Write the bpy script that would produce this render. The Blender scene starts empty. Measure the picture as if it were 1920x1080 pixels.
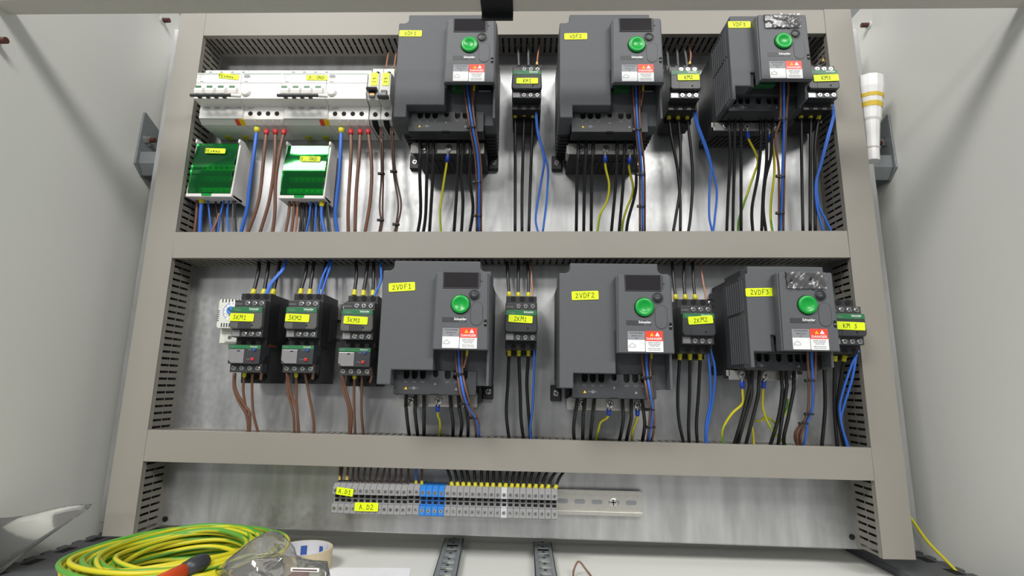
import bpy, bmesh, math, random
from mathutils import Matrix, Vector
random.seed(7)
SC = bpy.context.scene
COL = SC.collection
MM = 0.001
# Working units below are millimetres: x to the right, d = distance in front of the mounting plate, z up.
# ------------------------------------------------------------------ camera
CAMP = (15.36, -808.49, 218.72); YAW, PITCH, ROLL, FPX = -0.0262, 0.1858, 0.0161, 969.25
_f = Vector((math.sin(YAW)*math.cos(PITCH), math.cos(YAW)*math.cos(PITCH), math.sin(PITCH)))
_r = Vector((math.cos(YAW), -math.sin(YAW), 0)); _u = _r.cross(_f)
RT = _r*math.cos(ROLL) + _u*math.sin(ROLL); UP = _u*math.cos(ROLL) - _r*math.sin(ROLL); FW = _f
cam = bpy.data.objects.new('camera', bpy.data.cameras.new('camera')); COL.objects.link(cam)
cam.data.sensor_width = 36; cam.data.lens = 36*FPX/1920; cam.data.clip_start = 0.02; cam.data.clip_end = 50
m = Matrix((RT, UP, -FW)).transposed().to_4x4(); m.translation = Vector(CAMP)*MM
cam.matrix_world = m; SC.camera = cam
# ------------------------------------------------------------------ world, lamps of the workshop, exposure
wd = bpy.data.worlds.new('workshop'); SC.world = wd; wd.use_nodes = True
wd.node_tree.nodes['Background'].inputs[0].default_value = (0.96, 0.98, 1.0, 1)
wd.node_tree.nodes['Background'].inputs[1].default_value = 0.30
def area(name, loc, target, sx, sy, power, col=(1, 0.98, 0.94)):
    l = bpy.data.lights.new(name, 'AREA'); l.shape = 'RECTANGLE'; l.size = sx; l.size_y = sy; l.energy = power; l.color = col
    o = bpy.data.objects.new(name, l); COL.objects.link(o); o.location = loc
    o.rotation_euler = (Vector(target) - Vector(loc)).to_track_quat('-Z', 'Y').to_euler()
area('ceiling_lamp_row', (-1.05, -1.9, 2.15), (0, 0, 0.4), 0.9, 0.6, 54)
area('ceiling_lamp_row', (0.9, -2.4, 2.05), (0, 0, 0.4), 1.2, 0.5, 34)
area('ceiling_lamp_row', (-1.83, -6.5, 2.6), (0, 0, 0.4), 1.0, 0.5, 60)
area('ceiling_lamp_row', (2.6, -4.2, 3.3), (-0.2, 0, 0.4), 2.0, 0.7, 85)
SC.view_settings.view_transform = 'Standard'; SC.view_settings.look = 'None'
SC.view_settings.exposure = -0.18; SC.view_settings.gamma = 1.0; SC.view_settings.use_curve_mapping = False

# ------------------------------------------------------------------ helpers
def at(px, py, d):
    """point (x, z) on the plane d mm in front of the plate seen at photo pixel (px, py)"""
    v = RT*((px-960)/FPX) + UP*(-(py-540)/FPX) + FW
    t = (-d - CAMP[1])/v.y
    return (CAMP[0] + t*v.x, CAMP[2] + t*v.z)
def lin(c): return tuple((v/255/12.92 if v/255 <= 0.04045 else ((v/255+0.055)/1.055)**2.4) for v in c)
MATS = {}
def mat(name, rgb, rough=0.5, metal=0.0, var=0.06, scale=120, bump=0.0, emit=0, attr=None, spec=0.5, stretch=(1, 1, 1)):
    m = bpy.data.materials.new(name); m.use_nodes = True; nt = m.node_tree; b = nt.nodes['Principled BSDF']
    b.inputs['Roughness'].default_value = rough; b.inputs['Metallic'].default_value = metal
    b.inputs['Specular IOR Level'].default_value = spec
    tc = nt.nodes.new('ShaderNodeTexCoord'); mp = nt.nodes.new('ShaderNodeMapping'); mp.inputs['Scale'].default_value = stretch
    nz = nt.nodes.new('ShaderNodeTexNoise'); nz.inputs['Scale'].default_value = scale; nz.inputs['Detail'].default_value = 4
    nt.links.new(tc.outputs['Object'], mp.inputs[0]); nt.links.new(mp.outputs[0], nz.inputs['Vector'])
    mx = nt.nodes.new('ShaderNodeMix'); mx.data_type = 'RGBA'; c = lin(rgb)
    mx.inputs[6].default_value = (*[v*(1-var) for v in c], 1); mx.inputs[7].default_value = (*[min(1, v*(1+var)) for v in c], 1)
    nt.links.new(nz.outputs['Fac'], mx.inputs[0]); nt.links.new(mx.outputs[2], b.inputs['Base Color'])
    if attr:
        a = nt.nodes.new('ShaderNodeAttribute'); a.attribute_name = attr; nt.links.new(a.outputs['Color'], b.inputs['Base Color'])
    if bump:
        bp = nt.nodes.new('ShaderNodeBump'); bp.inputs['Strength'].default_value = bump; bp.inputs['Distance'].default_value = 0.001
        nt.links.new(nz.outputs['Fac'], bp.inputs['Height']); nt.links.new(bp.outputs[0], b.inputs['Normal'])
    MATS[name] = m; return m
M = {}
for n, rgb, ro, me in [
    ('duct', (172, 167, 156), .5, 0), ('duct_side', (126, 123, 116), .55, 0), ('wall', (212, 213, 209), .42, 0), ('floor', (190, 192, 188), .45, 0),
    ('frame', (216, 212, 202), .5, 0), ('rail_dark', (92, 94, 98), .5, .2), ('bracket', (138, 144, 147), .42, .3),
    ('drive', (84, 87, 91), .62, 0), ('drive_cover', (87, 89, 93), .55, 0), ('drive_dark', (56, 58, 61), .5, 0), ('sink', (34, 35, 37), .5, 0),
    ('black', (30, 31, 33), .45, 0), ('blackgloss', (18, 18, 20), .12, 0), ('hole', (8, 8, 8), .8, 0), ('charcoal', (52, 54, 57), .42, 0), ('contactor_cover', (88, 88, 86), .45, 0),
    ('green', (38, 112, 68), .4, 0), ('greenbtn', (18, 160, 62), .3, 0), ('green_term', (36, 92, 50), .5, 0), ('white', (232, 230, 226), .4, 0),
    ('white_shade', (206, 207, 202), .45, 0), ('offwhite', (214, 216, 208), .45, 0), ('tape', (226, 246, 8), .5, 0), ('ink', (52, 56, 24), .7, 0),
    ('print_white', (238, 240, 240), .5, 0), ('print_grey', (140, 143, 148), .5, 0), ('print_dark', (60, 62, 66), .6, 0), ('red', (232, 70, 48), .45, 0), ('yellow', (240, 200, 20), .5, 0),
    ('screw', (215, 215, 212), .25, 1), ('steel', (186, 184, 180), .5, .8), ('rail', (200, 198, 192), .35, .9),
    ('w_black', (26, 26, 28), .42, 0), ('w_blue', (54, 108, 204), .4, 0), ('w_brown', (120, 86, 70), .42, 0), ('w_dkbrown', (78, 54, 45), .42, 0),
    ('w_orange', (168, 116, 92), .42, 0), ('w_grey', (96, 98, 102), .42, 0), ('ferrule', (208, 198, 46), .45, 0), ('ferrule_red', (188, 44, 50), .45, 0),
    ('ferrule_pale', (232, 196, 110), .45, 0), ('sleeve', (34, 74, 190), .4, 0), ('copper', (180, 110, 70), .35, .8), ('term_grey', (148, 148, 150), .5, 0), ('term_blue', (48, 126, 208), .45, 0),
    ('term_light', (196, 196, 202), .5, 0), ('relay_win', (150, 148, 150), .25, .3), ('blue_dial', (70, 130, 210), .4, 0), ('btn_red', (196, 40, 44), .4, 0), ('btn_blue', (40, 80, 150), .4, 0),
    ('orange', (226, 84, 40), .45, 0), ('rust', (92, 56, 48), .6, .3), ('paper', (240, 241, 246), .7, 0), ('kraft', (206, 190, 160), .6, 0), ('core', (206, 206, 212), .6, 0), ('core_blue', (50, 84, 160), .6, 0),
    ('bag_red', (130, 50, 40), .5, 0), ('cone', (236, 236, 236), .35, 0), ('cone_yellow', (222, 190, 60), .4, 0), ('grain', (44, 45, 47), .6, 0)]:
    M[n] = mat(n, rgb, ro, me, var=0.05 if me == 0 else 0.1)
M['wall'] = mat('painted_steel', (226, 227, 222), .4, 0, var=.025, scale=6, bump=0.02)
M['duct'] = mat('duct_pvc', (141, 137, 129), .48, 0, var=.03, scale=25)
M['grain'] = mat('moulded_grain', (46, 47, 49), .55, 0, var=.5, scale=400, bump=.5)
M['earth'] = mat('earth_wire', (200, 200, 40), .38, 0, attr='Col')
# galvanised mounting plate: spangle, vertical streaks, uneven gloss
g = mat('galvanised', (188, 189, 190), .4, .88, var=.15, scale=11, stretch=(4, 1, 0.7))
nt = g.node_tree; b = nt.nodes['Principled BSDF']
vo = nt.nodes.new('ShaderNodeTexVoronoi'); vo.inputs['Scale'].default_value = 130
n2 = nt.nodes.new('ShaderNodeTexNoise'); n2.inputs['Scale'].default_value = 9; n2.inputs['Detail'].default_value = 6
mp2 = nt.nodes.new('ShaderNodeMapping'); mp2.inputs['Scale'].default_value = (4, 1, 0.8)
tc = next(n for n in nt.nodes if n.type == 'TEX_COORD')
nt.links.new(tc.outputs['Object'], vo.inputs['Vector']); nt.links.new(tc.outputs['Object'], mp2.inputs[0]); nt.links.new(mp2.outputs[0], n2.inputs['Vector'])
ma = nt.nodes.new('ShaderNodeMath'); ma.operation = 'MULTIPLY_ADD'; ma.inputs[1].default_value = .10; ma.inputs[2].default_value = .27
mb2 = nt.nodes.new('ShaderNodeMath'); mb2.operation = 'MULTIPLY_ADD'; mb2.inputs[1].default_value = .20
nt.links.new(vo.outputs['Distance'], ma.inputs[0]); nt.links.new(n2.outputs['Fac'], mb2.inputs[0]); nt.links.new(ma.outputs[0], mb2.inputs[2]); nt.links.new(mb2.outputs[0], b.inputs['Roughness'])
mr = nt.nodes.new('ShaderNodeMapRange'); mr.inputs[1].default_value = .36; mr.inputs[2].default_value = .64
mixn = next(n for n in nt.nodes if n.type == 'MIX'); nzn = mixn.inputs[0].links[0].from_node
nt.links.new(nzn.outputs['Fac'], mr.inputs[0]); nt.links.new(mr.outputs[0], mixn.inputs[0]); nzn.inputs['Detail'].default_value = 8
bp = nt.nodes.new('ShaderNodeBump'); bp.inputs['Strength'].default_value = .07; bp.inputs['Distance'].default_value = .002
nt.links.new(n2.outputs['Fac'], bp.inputs['Height']); nt.links.new(bp.outputs[0], b.inputs['Normal'])
M['plate'] = g
def seethrough(name, tint, gloss, diff_col, diff, rough=.06):
    m = bpy.data.materials.new(name); m.use_nodes = True; nt = m.node_tree; nt.nodes.clear()
    out = nt.nodes.new('ShaderNodeOutputMaterial'); tr = nt.nodes.new('ShaderNodeBsdfTransparent'); gl = nt.nodes.new('ShaderNodeBsdfGlossy'); df = nt.nodes.new('ShaderNodeBsdfDiffuse')
    nz = nt.nodes.new('ShaderNodeTexNoise'); nz.inputs['Scale'].default_value = 60
    mx0 = nt.nodes.new('ShaderNodeMix'); mx0.data_type = 'RGBA'; mx0.inputs[6].default_value = (*[v*.9 for v in tint], 1); mx0.inputs[7].default_value = (*tint, 1)
    nt.links.new(nz.outputs['Fac'], mx0.inputs[0]); nt.links.new(mx0.outputs[2], tr.inputs[0])
    gl.inputs['Roughness'].default_value = rough; df.inputs[0].default_value = (*diff_col, 1)
    fr = nt.nodes.new('ShaderNodeFresnel'); fr.inputs[0].default_value = 1.45
    m1 = nt.nodes.new('ShaderNodeMixShader'); m1.inputs[0].default_value = diff; nt.links.new(tr.outputs[0], m1.inputs[1]); nt.links.new(df.outputs[0], m1.inputs[2])
    m2 = nt.nodes.new('ShaderNodeMixShader'); ad = nt.nodes.new('ShaderNodeMath'); ad.operation = 'ADD'; ad.inputs[1].default_value = gloss; nt.links.new(fr.outputs[0], ad.inputs[0])
    nt.links.new(ad.outputs[0], m2.inputs[0]); nt.links.new(m1.outputs[0], m2.inputs[1]); nt.links.new(gl.outputs[0], m2.inputs[2]); nt.links.new(m2.outputs[0], out.inputs[0])
    return m
M['green_clear'] = seethrough('green_clear_plastic', (0.16, 0.84, 0.34), .0, (0.0, 0.42, 0.10), .10)
M['bag'] = seethrough('clear_bag_plastic', (0.95, 0.95, 0.94), .08, (0.85, 0.85, 0.83), .13)
M['film'] = seethrough('clear_film', (0.95, 0.95, 0.96), .03, (0.8, 0.8, 0.82), .10, .22)
M['window'] = seethrough('smoked_window', (0.35, 0.33, 0.34), .03, (0.05, 0.045, 0.05), .4)

class MB:
    def __init__(s): s.v = []; s.f = []; s.c = []
    def _add(s, vs, fs):
        o = len(s.v); s.v += vs; s.f += [tuple(i+o for i in f) for f in fs]; return s
    def box(s, x0, x1, d0, d1, z0, z1):
        vs = [(x, d, z) for x in (x0, x1) for d in (d0, d1) for z in (z0, z1)]
        return s._add(vs, [(0, 1, 3, 2), (4, 6, 7, 5), (0, 4, 5, 1), (2, 3, 7, 6), (0, 2, 6, 4), (1, 5, 7, 3)])
    def prism(s, poly, ax, lo, hi, hi_poly=None):
        q = hi_poly or poly; n = len(poly)
        mk = {'d': lambda p, h: (p[0], h, p[1]), 'x': lambda p, h: (h, p[0], p[1]), 'z': lambda p, h: (p[0], p[1], h)}[ax]
        vs = [mk(p, lo) for p in poly] + [mk(p, hi) for p in q]
        fs = [tuple(range(n)), tuple(range(2*n-1, n-1, -1))] + [(i, (i+1) % n, n+(i+1) % n, n+i) for i in range(n)]
        return s._add(vs, fs)
    def cyl(s, a, b, r, ax, lo, hi, n=16, r2=None):
        r2 = r if r2 is None else r2
        c = [(math.cos(2*math.pi*i/n), math.sin(2*math.pi*i/n)) for i in range(n)]
        return s.prism([(a+r*x, b+r*y) for x, y in c], ax, lo, hi, [(a+r2*x, b+r2*y) for x, y in c])
    def lathe(s, a, b, prof, ax, n=24, closed=False):
        mk = {'d': lambda p, q, h: (p, h, q), 'x': lambda p, q, h: (h, p, q), 'z': lambda p, q, h: (p, q, h)}[ax]
        vs = [mk(a+r*math.cos(2*math.pi*i/n), b+r*math.sin(2*math.pi*i/n), h) for r, h in prof for i in range(n)]
        k = len(prof); fs = []
        for j in range(k if closed else k-1):
            for i in range(n):
                fs.append((j*n+i, j*n+(i+1) % n, ((j+1) % k)*n+(i+1) % n, ((j+1) % k)*n+i))
        if not closed: fs += [tuple(range(n)), tuple(range(k*n-1, k*n-n-1, -1))]
        return s._add(vs, fs)
    def tube(s, pts, r, n=8, stripe=False, rfun=None):
        P = [Vector(p) for p in pts]; o = len(s.v); k = len(P); up = Vector((0.13, 0.97, 0.2)).normalized(); vs = []; fs = []
        for i, p in enumerate(P):
            t = (P[min(i+1, k-1)] - P[max(i-1, 0)]).normalized()
            u = (up - t*up.dot(t)); u = u.normalized() if u.length > 1e-6 else t.orthogonal().normalized(); w = t.cross(u); up = u
            rr = rfun(i/(k-1)) if rfun else r
            for j in range(n):
                a = 2*math.pi*j/n; vs.append(tuple(p + (u*math.cos(a) + w*math.sin(a))*rr))
                if stripe: s.c.append((0.62, 0.56, 0.02, 1) if (j + stripe + int(i*.13)) % n < n*0.56 else (0.10, 0.34, 0.04, 1))
        for i in range(k-1):
            for j in range(n): fs.append((i*n+j, i*n+(j+1) % n, (i+1)*n+(j+1) % n, (i+1)*n+j))
        fs += [tuple(range(n)), tuple(range(k*n-1, k*n-n-1, -1))]
        return s._add(vs, fs)
    def rot(s, ang, cx=0, cz=0, since=0):
        c, q = math.cos(ang), math.sin(ang)
        s.v[since:] = [(cx+(x-cx)*c-(z-cz)*q, d, cz+(x-cx)*q+(z-cz)*c) for x, d, z in s.v[since:]]; return s
    def mesh(s, name, smooth=False):
        me = bpy.data.meshes.new(name); me.from_pydata([(x*MM, -d*MM, z*MM) for x, d, z in s.v], [], s.f)
        bm = bmesh.new(); bm.from_mesh(me); bmesh.ops.recalc_face_normals(bm, faces=bm.faces); bm.to_mesh(me); bm.free()
        if s.c:
            ca = me.color_attributes.new('Col', 'FLOAT_COLOR', 'POINT')
            ca.data.foreach_set('color', [q for c in s.c for q in c])
        if smooth: me.shade_smooth()
        return me
    def build(s, name, m, parent=None, bevel=0, smooth=False, seg=2, label=None):
        me = s.mesh(name, smooth); me.materials.append(M[m] if isinstance(m, str) else m)
        o = bpy.data.objects.new(name, me); COL.objects.link(o)
        if parent: o.parent = parent
        if label: o['label'] = label
        if bevel:
            bv = o.modifiers.new('bevel', 'BEVEL'); bv.width = bevel*MM; bv.segments = seg; bv.limit_method = 'ANGLE'; bv.angle_limit = math.radians(40)
        return o
def tag(o, label, cat, group=None, kind=None):
    if label: o['label'] = label
    if cat: o['category'] = cat
    if group: o['group'] = group
    if kind: o['kind'] = kind
    return o
def thing(name, label, cat, x, d, z, group=None, tilt=0):
    o = bpy.data.objects.new(name, None); COL.objects.link(o); o.location = (x*MM, -d*MM, z*MM); o.rotation_euler = (0, -tilt, 0)
    o.empty_display_size = 0.01
    return tag(o, label, cat, group)
def dup(o, parent=None, x=None, d=None, z=None, label=None):
    c = o.copy(); COL.objects.link(c); c.parent = parent
    if x is not None: c.location = (x*MM, -d*MM, z*MM)
    if label: c['label'] = label
    for ch in [k for k in bpy.data.objects if k.parent == o]: dup(ch, c)
    return c
def inst(o, parent, x, d, z, name=None):
    """another piece sharing the mesh of o, moved by (x, d, z)"""
    c = o.copy(); COL.objects.link(c); c.parent = parent; c.location = (x*MM, -d*MM, z*MM); return c
def rrect(x0, x1, z0, z1, r, n=4):
    p = []
    for cx, cz, a0 in ((x1-r, z1-r, 0), (x0+r, z1-r, 90), (x0+r, z0+r, 180), (x1-r, z0+r, 270)):
        for i in range(n+1):
            a = math.radians(a0+90*i/n); p.append((cx+r*math.cos(a), cz+r*math.sin(a)))
    return p
TXT = {}
def text(s, size, x, d, z, m, parent, name='lettering', squeeze=1.0, rot=0, align='CENTER', bold=0):
    k = (s, size, squeeze, align, bold)
    if k not in TXT:
        cu = bpy.data.curves.new('lettering', 'FONT'); cu.body = s; cu.size = size*1.37; cu.align_x = align; cu.align_y = 'CENTER'; cu.resolution_u = 2; cu.offset = bold
        to = bpy.data.objects.new('tmp', cu); COL.objects.link(to)
        me = bpy.data.meshes.new_from_object(to); bpy.data.objects.remove(to); bpy.data.curves.remove(cu)
        for v in me.vertices: v.co = (v.co.x*MM*squeeze, 0, v.co.y*MM)
        me.name = 'lettering'; TXT[k] = me
    me = TXT[k].copy(); me.materials.append(M[m])
    o = bpy.data.objects.new(name, me); COL.objects.link(o); o.parent = parent; o.location = (x*MM, -d*MM, z*MM); o.rotation_euler = (0, -rot, 0)
    return o
# handwriting strokes on a 0.6 x 1 cell
HW = {'V': [[(0, 1), (.28, 0), (.6, 1)]], 'D': [[(.05, 0), (.08, 1), (.45, .85), (.6, .5), (.42, .1), (.02, 0)]], 'F': [[(.1, 0), (.1, 1), (.6, 1)], [(.1, .52), (.45, .55)]],
      'K': [[(.05, 1), (.05, 0)], [(.55, 1), (.08, .45), (.58, 0)]], 'M': [[(0, 0), (.05, 1), (.3, .45), (.55, 1), (.6, 0)]], 'A': [[(0, 0), (.3, 1), (.6, 0)], [(.12, .38), (.48, .38)]],
      'O': [[(.3, 1), (.05, .75), (.05, .25), (.3, 0), (.55, .25), (.55, .75), (.3, 1)]], 'N': [[(.02, 0), (.05, 1), (.5, 0), (.58, 1)]], 'R': [[(.05, 0), (.05, 1), (.5, .9), (.5, .6), (.05, .5), (.55, 0)]],
      'e': [[(.05, .3), (.5, .35), (.4, .58), (.1, .5), (.1, .1), (.5, .05)]], 's': [[(.5, .55), (.15, .5), (.45, .25), (.05, .02)]], 'a': [[(.5, .5), (.1, .45), (.1, .05), (.45, .12), (.5, .5), (.58, 0)]],
      'u': [[(.05, .55), (.1, .05), (.42, .05), (.5, .55), (.56, 0)]], '1': [[(.15, .75), (.38, 1), (.36, 0)], [(.15, 0), (.55, 0)]], '2': [[(.05, .8), (.3, 1), (.52, .75), (.05, .03), (.6, .05)]],
      '3': [[(.05, .95), (.5, .95), (.22, .58), (.55, .35), (.35, .02), (.02, .08)]], 'Q': [[(.3, 1), (.05, .7), (.1, .2), (.4, .05), (.55, .5), (.3, 1)], [(.35, .3), (.6, 0)]], '.': [[(.2, .05), (.3, .05)]], ' ': [], 'E': [[(.55, 1), (.08, 1), (.08, 0), (.55, 0)], [(.08, .5), (.45, .5)]]}
def ribbon(mb, pts, w, d):
    for (x0, z0), (x1, z1) in zip(pts[:-1], pts[1:]):
        l = math.hypot(x1-x0, z1-z0) or 1; ex, ez = (x1-x0)/l*w*.5, (z1-z0)/l*w*.5; nx, nz = -ez, ex
        mb._add([(x0-ex+nx, d, z0-ez+nz), (x1+ex+nx, d, z1+ez+nz), (x1+ex-nx, d, z1+ez-nz), (x0-ex-nx, d, z0-ez-nz)], [(0, 1, 2, 3)])
def sticker(parent, s, cx, d, cz, w, h, rot=0, th=.7, size=None, dx=0, vertical=False, wstroke=.7):
    """yellow label tape with handwriting"""
    mb = MB().prism(rrect(cx-w/2, cx+w/2, cz-h/2, cz+h/2, 1.4), 'd', d, d+th).rot(rot, cx, cz)
    o = mb.build('label_tape', 'tape', parent)
    size = size or h*.55; mb = MB(); n = len(s); rnd = random.Random(s)
    if vertical:
        z = cz + h/2 - 3
        for ch in s:
            for st in HW[ch]: ribbon(mb, [(cx-size*.5+size*1.0*(p[1]), z-size*.9*p[0]) for p in st], wstroke, d+th+.12)
            z -= size*1.25
    else:
        adv = size*.82; x = cx - adv*n/2 + dx + size*.08
        for ch in s:
            j = rnd.uniform(-.06, .06)*size; k = rnd.uniform(.9, 1.08)
            for st in HW[ch]: ribbon(mb, [(x+p[0]*size*k, cz-size*.5+j+p[1]*size*k) for p in st], wstroke, d+th+.12)
            x += adv
    if mb.v: mb.rot(rot, cx, cz).build('handwriting', 'ink', o)
    return o
def screw_mesh(r):
    mb = MB().lathe(0, 0, [(r, 0), (r, .5), (r*.8, 1.0)], 'd', 14); return mb
# ------------------------------------------------------------------ the enclosure (setting)
def struct(mb, name, m, **k): o = mb.build(name, m, **k); o['kind'] = 'structure'; return o
WL, WR, FZ, BD = -652, 622, -30, -85
struct(MB().box(WL-25, WR+25, BD-3, BD, FZ-30, 905), 'wall_back', 'wall')
struct(MB().box(WL-3, WL, BD, 262, FZ-30, 905), 'wall_left', 'wall')
struct(MB().box(WR, WR+3, BD, 262, FZ-30, 905), 'wall_right', 'wall')
struct(MB().box(WL, WR, BD, 420, FZ-3, FZ), 'floor', 'wall')
o = struct(MB().box(-668, 632, 0, 26, 0, 12), 'trim_1', 'frame', bevel=1); o.location = (0, -.235, .6796); o.rotation_euler = (0, -.0045, 0)
# mounting plate
mb = MB(); mb.prism([(-617, 8), (584, -4.5), (584, 835), (-617, 835)], 'd', -2, 0)
pl = thing('mounting_plate', 'large galvanised steel mounting plate carrying all the ducts and devices', 'plate', 0, 0, 0)
mb.build('plate_sheet', 'plate', pl, bevel=.6)
MB().prism([(-617, 8.2), (584, -4.3), (584, -5.8), (-617, 6.7)], 'd', -16, -1).build('bottom_flange', 'plate', pl, bevel=.6)
for x, z in ((-517, 14.5), (489, 12)):
    MB().cyl(x, z, 4, 'd', 0, 1.2, 14).build('fixing_hole', 'hole', pl)
tag(MB().box(-19.8, 19.8, 0, 1.2, 0, 12.5).box(-19.8, 19.8, 0, 26, 10.4, 11.6).build('black_tape', 'black', bevel=.3), 'square of black tape hanging off the grey crossbar at the top', 'tape').location = (-.0235, -.2335, .6675)
# ------------------------------------------------------------------ wiring ducts
def slotted(mb, ax, a0, a1, p0, p1, D, off=0):
    def bx(u0, u1, d0, d1):
        if ax == 'x': mb.box(u0, u1, d0, d1, p0, p1)
        else: mb.box(p0, p1, d0, d1, u0, u1)
    e = (p1-p0)*.12; P0, P1 = p0, p1
    bx(a0, a1, 0, 8); bx(a0, a1, 48, D-3); p0, p1 = P0+e*2, P1-e*2; bx(a0, a1, 27.8, 28.8); p0, p1 = P0+e, P1-e
    n = int((a1-a0)/10); u = a0
    bx(a0, a0+3.3+off, 7, 49)
    for i in range(n):
        u = a0 + off + i*10 + 6.8
        if u+6.6 < a1: bx(u, u+6.6, 7, 49)
    bx(a1-3.3, a1, 7, 49)
def duct(label, ax, x, z, L, H, D=58, tilt=0, two=True):
    t = thing('wiring_duct', label, 'cable duct', x, 0, z, 'slotted cable ducts framing the panel', tilt)
    for k, p in enumerate((0, H-1.6)):
        mb = MB(); slotted(mb, ax, 0, L, p, p+1.6, D); mb.build('slotted_side_wall', 'duct_side', t)
    if ax == 'x': MB().box(0, L, .2, 1.8, 1.6, H-1.6).build('duct_base', 'duct_side', t)
    else: MB().box(1.6, H-1.6, .2, 1.8, 0, L).build('duct_base', 'duct_side', t)
    mb = MB()
    for (h0, h1, d0, d1) in ((-1.2, H+1.2, D-2.2, D), (-1.2, .2, D-9, D-1), (H-.2, H+1.2, D-9, D-1)):
        if ax == 'x': mb.box(0, L, d0, d1, h0, h1)
        else: mb.box(h0, h1, d0, d1, 0, L)
    mb.build('duct_lid', 'duct', t, bevel=.5)
    for k, (h, dd, rr) in enumerate(((10, 14, 7.2), (10, 30, 7.6), (10.5, 44, 6), (H-10, 14, 7.2), (H-10, 30, 7.6), (H-10.5, 44, 6), (H/2, 22, 7))):
        pts = [((u, dd, h+math.sin(u*.03+k)) if ax == 'x' else (h+math.sin(u*.03+k), dd, u)) for u in [6+(L-12)*q/24 for q in range(25)]]
        MB().tube(pts, rr, 8).build('cable', 'w_black', t, smooth=True)  # cable fill inside the duct, added in black so the slots look dark
    return t
duct('grey slotted cable duct running vertically down the left side', 'z', -563.6, 5, 824, 40.8)
duct('grey slotted cable duct running vertically down the right side', 'z', 494.5, 0, 830, 40.5)
duct('grey horizontal cable duct along the very top of the panel', 'x', -521.5, 779.6, 1014.5, 40.5, tilt=.0025)
duct('grey horizontal cable duct between the upper and lower rows of drives', 'x', -521.5, 401.3, 1014.5, 38.8, tilt=.0107)
duct('grey horizontal cable duct above the row of screw terminals', 'x', -521.5, 105.8, 1014.5, 40.8, tilt=-.0058)
# ------------------------------------------------------------------ DIN rails
def din(label, x, z, L, tilt=0, slots=True):
    t = thing('mounting_rail', label, 'rail', x, 0, z, 'steel mounting rails behind the devices', tilt)
    mb = MB()
    for s in (-1, 1):
        mb.box(0, L, 5.5, 7, s*17.5-(2.5 if s > 0 else 0)-(0 if s > 0 else 0), s*17.5+(0 if s > 0 else 2.5)) if False else None
        a, b2 = sorted((s*17.5, s*12.2)); mb.box(0, L, 6, 7.2, a, b2)
        a, b2 = sorted((s*12.2, s*13.4)); mb.box(0, L, .3, 7, a, b2)
    mb.box(0, L, .3, 1.5, -13, 13); mb.build('rail_profile', 'rail', t, bevel=.3)
    if slots:
        for i in range(int((L-10)/25)):
            xx = L - 16 - i*25
            if xx < L-140: break
            MB().prism(rrect(xx-8, xx+8, -3.2, 3.2, 3.1), 'd', 1.45, 1.62).build('rail_slot', 'print_grey', t)
        mb = screw_mesh(6); c = mb.build('rail_screw', 'screw', t, smooth=False); c.location = ((L-42)*MM, -.0017, 0)
        MB().box(-4, 4, 0, .3, -.7, .7).box(-.7, .7, 0, .3, -4, 4).build('screw_cross', 'hole', c).location = (0, -.001, 0)
    return t
din('bare steel rail with oval slots sticking out beside the screw terminals', -256, 54.5, 446, -.006)
din('steel rail behind the three overload protected contactors', -425, 303, 250, 0, False)

# ------------------------------------------------------------------ screws and shared bits
SCR = {}
def screw(parent, x, d, z, r=4, cross=True, rot=.4, name='screw'):
    if r not in SCR:
        a = screw_mesh(r).mesh('screw'); a.materials.append(M['screw'])
        w = r*.17; c = MB().box(-r*.7, r*.7, .95, 1.12, -w, w).box(-w, w, .95, 1.12, -r*.7, r*.7).mesh('screw_cross'); c.materials.append(M['print_dark'])
        SCR[r] = (a, c)
    o = bpy.data.objects.new(name, SCR[r][0]); COL.objects.link(o); o.parent = parent; o.location = (x*MM, -d*MM, z*MM); o.rotation_euler = (0, rot, 0)
    c = bpy.data.objects.new('screw_cross', SCR[r][1]); COL.objects.link(c); c.parent = o
    return o
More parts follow.
